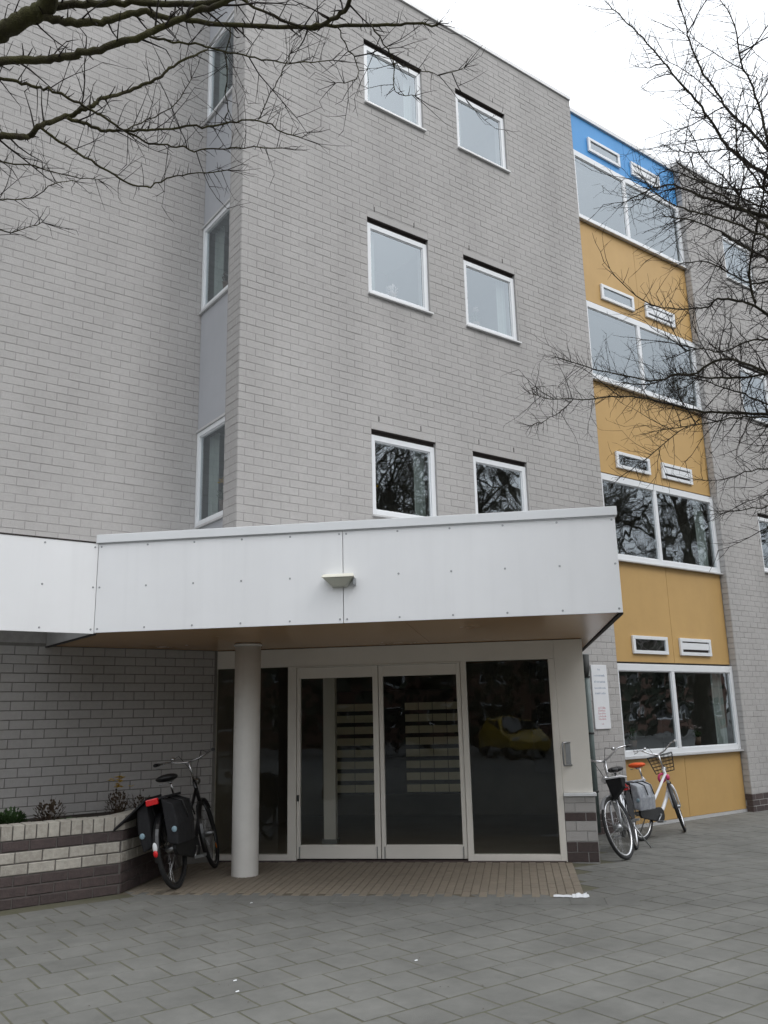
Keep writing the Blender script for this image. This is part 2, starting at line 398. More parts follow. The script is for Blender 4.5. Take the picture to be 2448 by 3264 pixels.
while a > -4.35:
    n = 1.88-CL/2-(0 if i % 2 else CL/2)
    while n > .02:
        p = E_.pt(a, 0, n); q = proj(p)
        inpl = (p.x < 3.3 and p.y > 8.5) or (p.y-p.x > 5.42)
        if not inpl: cl.append((1/q[2] if vis(p, .52) else 0, p))
        n -= CL
    if i % 2 == 0:
        pass
    a -= CW; i += 1
cl.sort(key=lambda c: -c[0])
cv = [pav_mesh(CW, CL, t, None).mesh('paver', M['clinker'], True) for t in (.0, .2, .4, .55, .7, .85, 1.)]
rest = MB()
for k, (_, p) in enumerate(cl):
    Mx = Matrix.Translation((p.x, p.y, .0035+random.uniform(-.0008, .0008))) @ RotE @ Matrix.Rotation(random.uniform(-.01, .01), 4, 'X')
    if k < 300: put('paver', random.choice(cv), Mx, brown)
    else:
        b = pav_mesh(CW, CL, random.random(), None).xf(Mx); o = len(rest.v); rest.v += b.v
        for f_, t_ in zip(b.f, b.t): rest.face(tuple(o+i for i in f_), t_)
rest.build('paver_field', M['clinker'], brown, kind='stuff')
a = .82
while a > -3.3:
    p = E_.pt(a, 0, 2.035)
    put('tile', random.choice(tvar), Matrix.Translation((p.x, p.y, .003)) @ RotE @ Matrix.Rotation(random.uniform(-.006, .006), 4, 'X'), brown)
    a -= T

# ------------------------------------------------------------------ the building
bld = empty('apartment_building', (8, 9, 0), 'four-storey pale grey brick apartment block with white windows and an ochre and blue panel strip', 'building')
H_, L_ = .0975, .242
BR = []           # every brick: (visible size, frame, a0, a1, z0, z1, n, tint, material key, full)
def subtract(iv, cuts):
    out = [iv]
    for c0, c1 in cuts:
        nx = []
        for a0, a1 in out:
            if c1 <= a0 or c0 >= a1: nx.append((a0, a1)); continue
            if c0 > a0: nx.append((a0, c0))
            if c1 < a1: nx.append((c1, a1))
        out = nx
    return out
def lay(fr, a0, a1, z0, z1, openings, dark=None, out=BR, key='brick', marg=.9):
    """running bond between z0 and z1, cut at openings (a0,a1,z0,z1)"""
    k0 = math.floor((z0+.2)/H_+.001)
    k = k0
    while True:
        zz0 = -.2+k*H_; zz1 = zz0+H_-.008
        k += 1
        if zz1 > z1+.02: break
        if zz0 < z0-.02: continue
        cuts = [(o[0], o[1]) for o in openings if o[2] < zz1-.02 and o[3] > zz0+.02]
        for s0, s1 in subtract((a0, a1), cuts):
            off = (.5*L_ if k % 2 else 0.)
            i = math.floor((s0-off)/L_)
            while off+i*L_ < s1-.004:
                b0 = max(off+i*L_, s0); b1 = min(off+(i+1)*L_-.008, s1); i += 1
                if b1-b0 < .02: continue
                c = fr.pt((b0+b1)/2, (zz0+zz1)/2, 0); q = proj(c)
                if not q or abs(q[0]) > marg or abs(q[1]) > marg: continue
                dk = dark and dark(zz0)
                full = abs(b1-b0-(L_-.008)) < .002
                out.append((1/q[2]**2 if abs(q[0]) < .5 and abs(q[1]) < .5 else 0, fr, b0, b1, zz0, zz1, random.uniform(-.0015, .0025), random.random(), 'darkbrick' if dk else key, full))
def backing(fr, a0, a1, z0, z1, openings, dep=.25, n=-.003, name='wall', mk='mortar'):
    mb = MB(); cuts = sorted(set([a0, a1]+[min(max(x, a0), a1) for o in openings for x in o[:2]]))
    for s0, s1 in zip(cuts, cuts[1:]):
        if s1-s0 < 1e-4: continue
        zc = [(o[2], o[3]) for o in openings if o[0] < (s0+s1)/2 < o[1]]
        for q0, q1 in subtract((z0, z1), zc): mb.box(fr, s0, s1, q0, q1, n-dep, n)
    return mb.build(name, M[mk], bld)

def pane_quad(fr, a0, a1, z0, z1, n, parent, mt=None, name='pane'):
    mb = MB(); P = [fr.pt(a0, z0, n), fr.pt(a1, z0, n), fr.pt(a1, z1, n), fr.pt(a0, z1, n)]
    if fr.U.cross(Vector((0, 0, 1))).dot(fr.N) < 0: P.reverse()
    mb.quad(*P); return mb.build(name, mt or GLASS, parent, fixn=False)

def window(fr, a0, a1, z0, z1, rec=.03, fwid=.075, mull=(), sill=.04, room=1.1, top=None, sillname='sill', curtain=None, mt='whiteframe'):
    top = top or fwid
    mb = MB(); n0, n1 = -rec-.07, -rec
    mb.box(fr, a0, a0+fwid, z0, z1, n0, n1); mb.box(fr, a1-fwid, a1, z0, z1, n0, n1)
    mb.box(fr, a0+fwid, a1-fwid, z1-top, z1, n0, n1-.002); mb.box(fr, a0+fwid, a1-fwid, z0, z0+fwid, n0, n1-.002)
    ed = [a0+fwid]
    for mu in mull:
        mb.box(fr, mu-.04, mu+.04, z0+fwid, z1-top, n0, n1-.003); ed += [mu-.04, mu+.04]
    ed.append(a1-fwid)
    # glazing beads
    for e0, e1 in zip(ed[::2], ed[1::2]):
        g = .014
        mb.box(fr, e0, e0+g, z0+fwid, z1-top, n0+.01, n1-.018); mb.box(fr, e1-g, e1, z0+fwid, z1-top, n0+.01, n1-.018)
        mb.box(fr, e0+g, e1-g, z0+fwid, z0+fwid+g, n0+.01, n1-.019); mb.box(fr, e0+g, e1-g, z1-top-g, z1-top, n0+.01, n1-.019)
    wo = mb.build('window', M[mt], bld, bevel=.004)
    for e0, e1 in zip(ed[::2], ed[1::2]): pane_quad(fr, e0+.008, e1-.008, z0+fwid+.008, z1-top-.008, n1-.03, wo)
    if sill:
        sb = MB(); ex = .03 if sill > .03 else 0
        sb.box(fr, a0-ex*.3, a1+ex, z0-.03, z0-.004, -rec-.02, sill); sb.build('sill', M['alu' if mt == 'whiteframe' else mt], wo, bevel=.003)
    rb = MB(); d = room
    A0, A1, Z0, Z1, N0, N1 = a0-.15, a1+.15, z0-.25, z1+.1, n0-.004-d, n0-.004
    rb.quad(fr.pt(A0, Z0, N0), fr.pt(A1, Z0, N0), fr.pt(A1, Z1, N0), fr.pt(A0, Z1, N0))
    rb.quad(fr.pt(A0, Z0, N0), fr.pt(A0, Z1, N0), fr.pt(A0, Z1, N1), fr.pt(A0, Z0, N1))
    rb.quad(fr.pt(A1, Z0, N0), fr.pt(A1, Z0, N1), fr.pt(A1, Z1, N1), fr.pt(A1, Z1, N0))
    rb.quad(fr.pt(A0, Z0, N0), fr.pt(A0, Z0, N1), fr.pt(A1, Z0, N1), fr.pt(A1, Z0, N0))
    rb.quad(fr.pt(A0, Z1, N0), fr.pt(A1, Z1, N0), fr.pt(A1, Z1, N1), fr.pt(A0, Z1, N1))
    rb.box(fr, a0, a1, z0-.02, z0+fwid-.01, n0-.25, n0-.005)          # inner window board
    rb.build('room', M['room'], wo, fixn=False)
    if curtain:
        for c0, c1 in curtain:
            cb = MB(); k = 14; zt = z1-.04; nn = n0-.1
            pts = [(c0+(c1-c0)*q/k, nn+.025*math.sin(q*2.1)+.008*math.sin(q*5)) for q in range(k+1)]
            for (x0, m0), (x1, m1) in zip(pts, pts[1:]): cb.quad(fr.pt(x0, z0+.02, m0), fr.pt(x1, z0+.02, m1), fr.pt(x1, zt, m1), fr.pt(x0, zt, m0))
            for i_ in range(len(cb.sm)): cb.sm[i_] = True
            cb.build('curtain', M['curtain'], wo)
    return wo

ZT = 12.36
# --- main facade windows
rowsM = [(5.18, 4.10), (8.28, 7.19), (11.21, 10.20)]
colsM = [(6.176, 7.26), (7.95, 9.03)]
opM = []; opMb = []
curt = {(0, 0): [(7.02, 7.2)], (1, 0): [(6.24, 6.42)], (1, 1): [(8.8, 8.97)], (2, 0): [(6.24, 6.4), (7.05, 7.2)], (2, 1): [(8.02, 8.2)]}
for ri, (zt, zb) in enumerate(rowsM):
    for ci, (a0, a1) in enumerate(colsM):
        opM.append((a0, a1, zb-.03, zt+.062)); opMb.append((a0-.002, a1+.002, zb-.032, zt+.17))
        wo = window(MAIN, a0, a1, zb, zt, curtain=curt.get((ri, ci)))
        hb = MB(); hb.box(MAIN, a0, a1, zt+.002, zt+.062, -.12, -.05); hb.build('head_strip', M['lintel'], wo)  # dark strip filling the opening above the frame
        lb = MB(); lb.box(MAIN, a0-.0, a1+.0, zt+.0645, zt+.166, -.05, -.001); lb.build('lintel', M['brick'], wo, bevel=.003)
        for wa in (a0+.12, a1-.26):
            wh = MB(); wh.box(MAIN, wa, wa+.011, zt+.185, zt+.255, -.03, .0035); wh.build('weep_hole', M['lintel'], wo)
        ab = MB(); ab.box(MAIN, a0-.004, a1+.004, zt+.058, zt+.064, -.06, .004); ab.build('lintel_angle', M['lintel'], wo)
lay(MAIN, 4.264, 10.735, 3.2, ZT-.02, opMb)
lay(MAIN, 9.6, 10.735, -.1, 3.2, [], dark=lambda z: z < .15)
backing(MAIN, 4.272, 10.74, 2.46, ZT-.02, opM)
backing(MAIN, 9.75, 10.74, -.2, 2.46, [])
# --- left wall
lay(LEFT, -4, 4.34, 3.1, ZT-.02, [])
lay(LEFT, -4, 4.62, .2, 2.46, [], key='brick')
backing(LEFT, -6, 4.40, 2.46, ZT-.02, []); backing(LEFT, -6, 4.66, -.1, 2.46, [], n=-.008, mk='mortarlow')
# --- return with the stacked stair windows
rowsR = [(5.175, 3.94), (8.10, 6.865), (11.02, 9.79)]
lay(RET, 8.517, 8.85, 3.2, ZT-.02, [])
backing(RET, 8.52, 8.855, 2.46, ZT-.02, [], dep=.2)
prev = 3.0
for ri, (zt, zb) in enumerate(rowsR):
    gp = MB(); gp.box(RET, 8.857, 9.722, prev+.005, zb-.035, -.1, -.045); gp.build('panel', M['greypanel'], bld)
    cu = [(9.42, 9.66)]
    window(RET, 8.86, 9.72, zb, zt, rec=.035, fwid=.06, sill=.0, curtain=cu)
    for t0_, t1_, tn in ((zb-.032, zb-.006, -.012), (zt+.004, zt+.03, -.018)):
        tr = MB(); tr.box(RET, 8.857, 9.722, t0_, t1_, -.1, tn); tr.build('window_trim', M['alu'], bld)
    prev = zt+.032
gp = MB(); gp.box(RET, 8.857, 9.722, prev+.005, ZT-.02, -.1, -.045); gp.build('panel', M['greypanel'], bld)
# --- right wall
opR = []; opRb = []
for zt, zb in rowsM:
    opR.append((15.24, 16.32, zb-.03, zt+.062)); opRb.append((15.238, 16.322, zb-.032, zt+.17))
    wo = window(RIGHT, 15.24, 16.32, zb, zt)
    hb = MB(); hb.box(RIGHT, 15.24, 16.32, zt+.002, zt+.062, -.12, -.05); hb.build('head_strip', M['lintel'], wo)  # same dark strip above the frame as on the main facade
    lb = MB(); lb.box(RIGHT, 15.24, 16.32, zt+.0645, zt+.166, -.05, -.001); lb.build('lintel', M['brick'], wo, bevel=.003)
lay(RIGHT, 13.9395, 20, -.2, ZT-.02, opRb, dark=lambda z: z < .1)
backing(RIGHT, 13.946, 24, -.3, ZT-.02, opR)
RREV = Fr((13.935, 0, 0), (0, 1, 0), (-1, 0, 0))
lay(RREV, 8.477, 8.60, -.2, ZT-.02, [], dark=lambda z: z < .1)
# --- ochre and blue panel strip
rowsY = [(2.32, .92), (5.38, 3.97), (8.45, 7.03), (11.41, 10.04)]
bk = MB(); lo = -.2
bz = [(-.2, .9)]+[(rowsY[i][0]+.02, rowsY[i+1][1]-.02) for i in range(3)]+[(11.43, 12.20)]
for z0, z1 in bz: bk.box(YEL, 10.74, 13.935, z0, z1, -.3, -.022)
bk.build('panel_backing', M['darkmortar'], bld)
for bi, (z0, z1) in enumerate(bz):
    key = 'blue' if bi == 4 else 'yellow'
    z0b = -.02 if bi == 0 else z0+.012
    for s0, s1 in ((10.745, 12.325), (12.332, 13.93)):
        pb = MB(); pb.box(YEL, s0, s1, z0b if bi else -.05, z1-.002, -.02, 0); pb.build('panel', M[key], bld, bevel=.002)
pl = MB(); pl.box(YEL, 10.745, 13.93, -.2, -.055, -.02, .012); pl.build('plinth_strip', M['alu'], bld)
for zt, zb in rowsY:
    wo = window(YEL, 10.745, 13.93, zb, zt, rec=-.035, fwid=.085, top=.11, mull=(12.21,), sill=.075, room=1.6, curtain=[(13.5, 13.8)] if zt < 3 else ([(13.55, 13.82)] if 5 < zt < 6 else None))
    for vi, (s0, s1) in enumerate(((11.25, 12.15), (12.49, 13.37))):
        z0, z1 = zt+.16, zt+.445
        vb = MB()
        vb.box(YEL, s0, s1, z0, z0+.055, .002, .04); vb.box(YEL, s0, s1, z1-.055, z1, .002, .04)
        vb.box(YEL, s0, s0+.06, z0+.055, z1-.055, .002, .039); vb.box(YEL, s1-.06, s1, z0+.055, z1-.055, .002, .039)
        if vi == 1: vb.box(YEL, s0+.06, s1-.06, z0+.10, z1-.075, .004, .03)
        vo = vb.build('vent_window', M['whiteframe'], bld, bevel=.004)
        dk = MB(); dk.box(YEL, s0+.05, s1-.05, z0+.05, z1-.05, .001, .006); dk.build('vent_backing', M['lintel'], vo)
        if vi == 0: pane_quad(YEL, s0+.055, s1-.055, z0+.05, z1-.05, .018, vo)
# --- coping and roof
cb = MB(); cb.box(MAIN, 4.22, 10.745, ZT-.018, ZT+.05, -.3, .025); cb.build('coping', M['alu'], bld, bevel=.004)
cb = MB(); cb.box(RET, 8.53, 9.73, ZT-.018, ZT+.05, -.28, .04); cb.build('coping', M['alu'], bld, bevel=.004)
cb = MB(); cb.box(LEFT, -6, 4.2, ZT-.018, ZT+.05, -.3, .025); cb.build('coping', M['alu'], bld, bevel=.004)
cb = MB(); cb.box(RIGHT, 13.935, 24, ZT-.018, ZT+.05, -.3, .025); cb.build('coping', M['alu'], bld, bevel=.004)
cb = MB(); cb.box(YEL, 10.75, 13.93, 12.20, 12.28, -.3, .04); cb.build('coping', M['alu'], bld, bevel=.004)
rb = MB(); rb.prism([(-6, 10), (4.5, 10), (4.5, 8.8), (24, 8.8), (24, 20), (-6, 20)], ZT-.3, ZT-.2)
rb.build('roof', M['darkmortar'], bld)
sh = MB(); sh.box(WORLD, -6, 24, -.3, ZT-.2, 19.8, 20); sh.box(WORLD, -6.2, -6, -.3, ZT-.2, 9.9, 20); sh.box(WORLD, 24, 24.2, -.3, ZT-.2, 8.6, 20)
sh.build('rear_wall', M['mortar'], bld)

# --- bricks: the ones that show largest are objects, the rest one mesh
def shown(b):
    fr, z = b[1], b[4]
    if fr is LEFT: return (.72 < z < 2.33 or z > 3.5)
    if fr is MAIN: return z > 3.9 or (b[2] > 10.1 and z > .2)
    return True
BR.sort(key=lambda b: -(b[0] if (shown(b) and b[9]) else -1))
n1 = 0
bvar = {}
for key in ('brick', 'darkbrick'):
    bvar[key] = []
    for q in range(10):
        b = MB(); fr = Fr((0, 0, 0), (1, 0, 0), (0, -1, 0)); w2 = (L_-.008)/2; h2 = (H_-.008)/2
        b.brick(fr, -w2, w2, -h2, h2, 0, t=(q+.5)/10); bvar[key].append(b.mesh('brick', M[key], False))
mass = {}
for b in BR:
    sz, fr, a0, a1, z0, z1, n, t, key, full = b
    if n1 < 300 and full and sz > 0 and shown(b) and fr.N.y < -.9:
        p = fr.pt((a0+a1)/2, (z0+z1)/2, n)
        put('brick', bvar[key][min(9, int(t*10))], Matrix.Translation(p) @ Matrix.Rotation(random.uniform(-.006, .006), 4, 'Z'), bld); n1 += 1
    else: mass.setdefault(key, MB()).brick(fr, a0, a1, z0, z1, n, t=t)
for key, mb in mass.items(): mb.build('brickwork', M[key], bld, fixn=False, kind='stuff')

# ------------------------------------------------------------------ entrance front
ent = empty('glazed_entrance', tuple(E_.pt(-1.4, 0, 0)), 'cream framed glazed entrance with double doors and side panes under the white canopy', 'entrance')
fm = MB()
for a0, a1 in ((-3.69, -3.605), (-2.70, -2.597), (-.618, -.552), (.40, .472)): fm.box(E_, a0, a1, .0, 2.21, -.09, 0)
fm.box(E_, -3.69, .472, 2.21, 2.425, -.09, -.003)
for a0, a1 in ((-3.605, -2.70), (-.552, .40)): fm.box(E_, a0, a1, .0, .075, -.088, -.002)
fm.build('frame', M['cream'], ent, bevel=.004)
hs_ = MB(); hs_.box(E_, -2.60, -.62, 2.195, 2.2095, -.08, .006); hs_.build('door_track', M['cream'], ent, bevel=.002)
for a0, a1 in ((-3.605, -2.70), (-.552, .40)): pane_quad(E_, a0-.005, a1+.005, .07, 2.215, -.05, ent, HALLGLASS, 'side_pane')
for k, (a0, a1, s0, s1) in enumerate(((-2.592, -1.604, .042, .066), (-1.596, -.622, .05, .05))):
    db = MB(); n0, n1_ = -.07, -.012
    db.box(E_, a0, a0+s0, .03, 2.193, n0, n1_); db.box(E_, a1-s1, a1, .03, 2.193, n0, n1_)
    db.box(E_, a0+s0, a1-s1, 2.065, 2.193, n0, n1_-.002); db.box(E_, a0+s0, a1-s1, .03, .178, n0, n1_-.002)
    do = db.build('door', M['cream'], ent, bevel=.004)
    pane_quad(E_, a0+s0-.004, a1-s1+.004, .172, 2.07, -.045, do, HALLGLASS, 'pane')
    for ax in (a0+.03, a1-.05):
        hb = MB(); hb.box(E_, ax, ax+.012, .035, .16, n1_+.0005, n1_+.006); hb.build('pivot_plate', M['steel'], do)
    if k == 0:
        lk = MB(); lk.box(E_, a0+.005, a0+.03, .66, .73, n1_+.0005, n1_+.012); lk.build('lock', M['pipedark'], do, bevel=.003)
# white side panel, its sill, the bracket handle
sp = MB(); sp.box(E_, .474, .80, .725, 2.425, -.09, -.006); sp.build('side_panel', M['cream'], ent, bevel=.003)
sp = MB(); sp.box(E_, .474, .835, .69, .7235, -.09, .04); sp.build('panel_sill', M['whiteframe'], ent, bevel=.004)
hm = MB(); hm.tube([E_.pt(.585, 1.265, -.005), E_.pt(.505, 1.268, .05), E_.pt(.50, 1.25, .055), E_.pt(.50, 1.04, .055), E_.pt(.505, 1.02, .05), E_.pt(.59, 1.023, -.005)], .011, 8)
hm.box(E_, .53, .585, 1.03, 1.26, -.005, .004); hm.build('handle', M['steel'], ent)
rw = MB(); rw.box(Fr((7.2, 7.2, 0), (1, -1, 0), (-1, -1, 0)), .72, .80, -.1, 2.425, -2.4, -.095); rw.build('side_wall', M['mortar'], ent)
th = MB(); th.box(E_, -3.69, .46, -.05, .012, -.12, .03); th.build('threshold', M['darkbrick'], ent)
# brick pier under the panel
pb = MB(); pb.box(E_, .474, .82, -.08, .688, -.09, -.004); pier = pb.build('pier', M['mortar'], ent)
zz = -.0; k = 0
for zi, (z0, z1, key) in enumerate(((.0, .10, 'darkbrick'), (.105, .205, 'darkbrick'), (.215, .315, 'brick'), (.322, .42, 'brick'), (.428, .512, 'darkbrick'), (.52, .612, 'brick'), (.62, .686, 'brick'))):
    cuts = [.476, .476+.116, .476+.116+.23] if zi % 2 else [.476, .476+.232, .82]
    cuts = [c for c in cuts if c < .80]+[.822]
    for a0, a1 in zip(cuts, cuts[1:]):
        b = MB(); b.brick(E_, a0, a1-.009, z0, z1, .003+random.uniform(-.002, .002), t=random.random()); b.build('brick', M[key], pier, fixn=False)
# hall behind the glass
hl = MB()
zf, zc = .0, 2.6
hp = [E_.pt(-3.75, 0, -.12), E_.pt(.72, 0, -.12), E_.pt(.72, 0, -4.6), E_.pt(-3.75, 0, -4.6)]
hl.poly([(p.x, p.y, .006) for p in hp])
for k in (1, 2, 3):
    p, q = hp[k], hp[(k+1) % 4]
    hl.quad((p.x, p.y, 0), (q.x, q.y, 0), (q.x, q.y, 2.6), (p.x, p.y, 2.6))
hl.build('hall_lining', M['roomdark'], ent, fixn=False)
# mailboxes in the hall
mx_ = empty('mailbox_unit', tuple(E_.pt(-1.6, 0, -2.6)), 'wall of cream mailbox fronts seen dimly through the glass doors', 'mailboxes')
cb = MB(); cb.box(E_, -2.72, -.75, .5, 1.98, -2.95, -2.66); cb.build('cabinet', M['lintel'], mx_)
for r_ in range(8):
    for a0, w0 in ((-2.67, .28), (-2.38, .28), (-1.62, .195), (-1.415, .195), (-1.21, .195), (-1.005, .195)):
        z0 = .53+r_*.165
        f = MB(); f.box(E_, a0, a0+w0, z0, z0+.105, -2.66, -2.645); f.build('mailbox_front', M['mail'], mx_)
ip = empty('hall_post', tuple(E_.pt(-2.75, 0, -1.1)), 'pale square post standing inside the left glass door', 'post')
b = MB(); b.box(E_, -2.57, -2.41, .0, 2.42, -1.5, -1.36); b.build('shaft', M['cream'], ip, bevel=.006)
b = MB(); b.box(E_, -2.59, -2.39, .0, .06, -1.52, -1.34); b.build('foot', M['steel'], ip)

# ------------------------------------------------------------------ canopy
can = empty('entrance_canopy', tuple(C_.pt(-1.4, 0, -1)), 'wide white panelled entrance canopy with brown soffit and one round column', 'canopy')
for a0, a1 in ((-3.897, -1.4985), (-1.4925, .965)):
    b = MB(); b.box(C_, a0, a1, 2.43, 3.288, -.02, 0); fo = b.build('fascia_panel', M['white'], can, bevel=.002)
    xs_ = [a0+.03]+[a0+.03+(a1-a0-.06)*q/5 for q in range(1, 5)]+[a1-.03]
    for q, sx in enumerate(xs_):
        for zz in (2.465, 2.86, 3.255):
            s_ = MB(); c = C_.pt(sx, zz, 0); s_.tube([c+C_.N*-.002, c+C_.N*.004], [.011, .008], 8); s_.build('screw', M['steel'], fo)
b = MB(); b.box(C_, -3.915, .985, 3.29, 3.372, -.08, .022); b.build('coping', M['whiteframe'], can, bevel=.004)
b = MB(); b.box(C_, -3.897, .965, 3.28, 3.2895, -.03, .008); b.build('coping_drip', M['steel'], can)
SIDE = Fr(C_.pt(.965, 0, 0), (1, 1, 0), (1, -1, 0))
b = MB(); b.box(SIDE, .0215, 5.38, 2.435, 3.288, -.02, -.001); b.build('fascia_panel', M['white'], can, bevel=.002)
b = MB(); b.box(SIDE, .082, 5.38, 3.2905, 3.37, -.08, .018); b.build('coping', M['whiteframe'], can, bevel=.004)
b = MB(); b.box(SIDE, .03, 5.38, 2.418, 2.434, -.03, .006); b.build('edge_trim', M['lintel'], can)
xs_ = [-3.0+2.4*k for k in range(3)]
for a0, a1 in ((-3.6, -2.2), (-2.194, .206), (.212, 2.606)):
    b = MB(); b.box(BAND, a0, a1, 2.42, 3.288, -.02, 0); fo = b.build('fascia_panel', M['white'], can, bevel=.002)
    for sx in [a0+.03+(a1-a0-.06)*q/5 for q in range(6)]:
        for zz in (2.46, 2.86, 3.25):
            if sx < 1.3: continue
            s_ = MB(); c = BAND.pt(sx, zz, 0); s_.tube([c+BAND.N*-.002, c+BAND.N*.004], [.011, .008], 8); s_.build('screw', M['steel'], fo)
b = MB(); b.box(BAND, -3.6, 2.58, 3.29, 3.302, -.05, .006); b.build('top_strip', M['lintel'], can)  # thin dark strip along the top edge of the left band
b = MB(); b.box(WORLD, -3.6, 2.60, 3.16, 3.27, 8.75, 9.72); b.build('shade_slab', M['alu'], can)  # added unseen slab, blocks skylight so the wall below the band darkens
b = MB(); b.box(WORLD, 2.612, 2.635, 2.425, 3.27, 8.15, 9.72); b.build('fascia_panel', M['alu'], can)
b = MB(); b.box(WORLD, 2.605, 2.64, 2.412, 2.4245, 8.15, 9.72); b.build('edge_trim', M['lintel'], can)
Cc, FR_, BR_ = (2.632, 8.14), (6.025, 4.715), (9.82, 8.505)
core = [Cc, FR_, BR_, (9.82, 9.4), (2.64, 9.4)]
b = MB(); b.prism([(2.66, 8.16), (6.0, 4.76), (9.75, 8.46), (9.75, 8.5), (4.2, 8.5), (4.2, 9.7), (2.66, 9.7)], 2.46, 3.27); b.build('deck', M['alu'], can)
def clip(poly, f):
    out = []
    for k in range(len(poly)):
        p, q = poly[k], poly[(k+1) % len(poly)]; fp, fq = f(p), f(q)
        if fp >= 0: out.append(p)
        if fp*fq < 0:
            t = fp/(fp-fq); out.append((p[0]+(q[0]-p[0])*t, p[1]+(q[1]-p[1])*t))
    return out
aof = lambda p: ((p[0]-5.365)-(p[1]-5.365))*.70711
sfp = [Cc, FR_, BR_, (9.82, 11.6), (2.632, 11.6)]
for c0, c1 in ((-9, -3.003), (-2.997, -.953), (-.947, 9)):
    pg = clip(clip(sfp, lambda p: aof(p)-c0), lambda p: c1-aof(p))
    b = MB(); b.prism(pg, 2.432, 2.452); b.build('soffit_panel', M['soffit'], can)
cx, cy, cr = 4.515, 8.66, .143
b = MB(); seg = 40
b.tube([(cx, cy, -.02), (cx, cy, .0), (cx, cy, 1.2), (cx, cy, 2.428)], cr, seg); co_ = b.build('column', M['column'], can)
b = MB(); b.ring((cx, cy, 2.41), (0, 0, 1), cr+.004, .010, 32, 6); b.build('collar', M['column'], co_)

# ------------------------------------------------------------------ bulkhead lamp on the fascia
lp = empty('bulkhead_lamp', tuple(C_.pt(-1.525, 2.82, 0)), 'small cream bulkhead lamp fixed on the white canopy fascia', 'lamp')
b = MB()
b.hexa([C_.pt(-1.66, 2.835, .001), C_.pt(-1.39, 2.835, .001), C_.pt(-1.37, 2.835, .12), C_.pt(-1.68, 2.835, .12),
        C_.pt(-1.65, 2.875, .001), C_.pt(-1.40, 2.875, .001), C_.pt(-1.385, 2.868, .10), C_.pt(-1.665, 2.868, .10)])
b.build('hood', M['lampcream'], lp, bevel=.008)
b = MB(); b.hexa([C_.pt(-1.60, 2.755, .001), C_.pt(-1.45, 2.755, .001), C_.pt(-1.47, 2.76, .06), C_.pt(-1.58, 2.76, .06),
        C_.pt(-1.655, 2.833, .001), C_.pt(-1.395, 2.833, .001), C_.pt(-1.385, 2.833, .11), C_.pt(-1.665, 2.833, .11)])
b.build('lens', M['lens'], lp, bevel=.006)
b = MB(); b.box(C_, -1.395, -1.375, 2.765, 2.832, .001, .07); b.build('end_cap', M['steel'], lp, bevel=.004)

# ------------------------------------------------------------------ sign and rain pipe on the wall
sg = empty('notice_board', tuple(MAIN.pt(10.28, 1.35, 0)), 'tall narrow white notice panel with blue and red lines beside the ochre strip', 'sign')
b = MB(); b.box(MAIN, 10.10, 10.45, 1.35, 2.28, .006, .022); b.build('board', M['paper'], sg, bevel=.003)
def marks(z, wdt, key, n, hgt=.026):
    mb = MB(); a = 10.275-wdt/2
    for q in range(n):
        w_ = wdt/n
        l = w_*random.uniform(.55, .85); hh = hgt*random.choice((1, 1, .7, 1.25))
        mb.box(MAIN, a, a+l*.28, z, z+hh, .0221, .0235); mb.box(MAIN, a+l*.28, a+l, z+hgt*.3*random.random(), z+hgt*.3*random.random()+hgt*.3, .0221, .0233)
        a += w_
    mb.build('print_line', M[key], sg)
marks(2.20, .06, 'signblue', 2)
for z in (2.11, 2.02, 1.93, 1.85): marks(z, .25, 'signblue', 8)
for z in (1.64, 1.60, 1.56, 1.52, 1.48): marks(z, .17, 'signred', 6)
marks(1.41, .05, 'signred', 2)
rp = empty('rain_pipe', (9.90, 8.42, 0), 'grey green rain pipe between the entrance side panel and the notice panel', 'pipe')
b = MB(); b.tube([(9.93, 8.44, -.05), (9.93, 8.44, 2.425)], .04, 14); b.build('pipe', M['pipe'], rp)
for z in (.5, 1.3, 2.1):
    b = MB(); b.ring((9.93, 8.44, z), (0, 0, 1), .043, .008, 18, 6, flat=2); b.build('clamp', M['pipedark'], rp)
b = MB(); b.tube([(9.93, 8.44, 2.42), (9.93, 8.44, 2.2), (9.9, 8.43, 2.1)], [.055, .05, .04], 12); b.build('socket', M['pipedark'], rp)

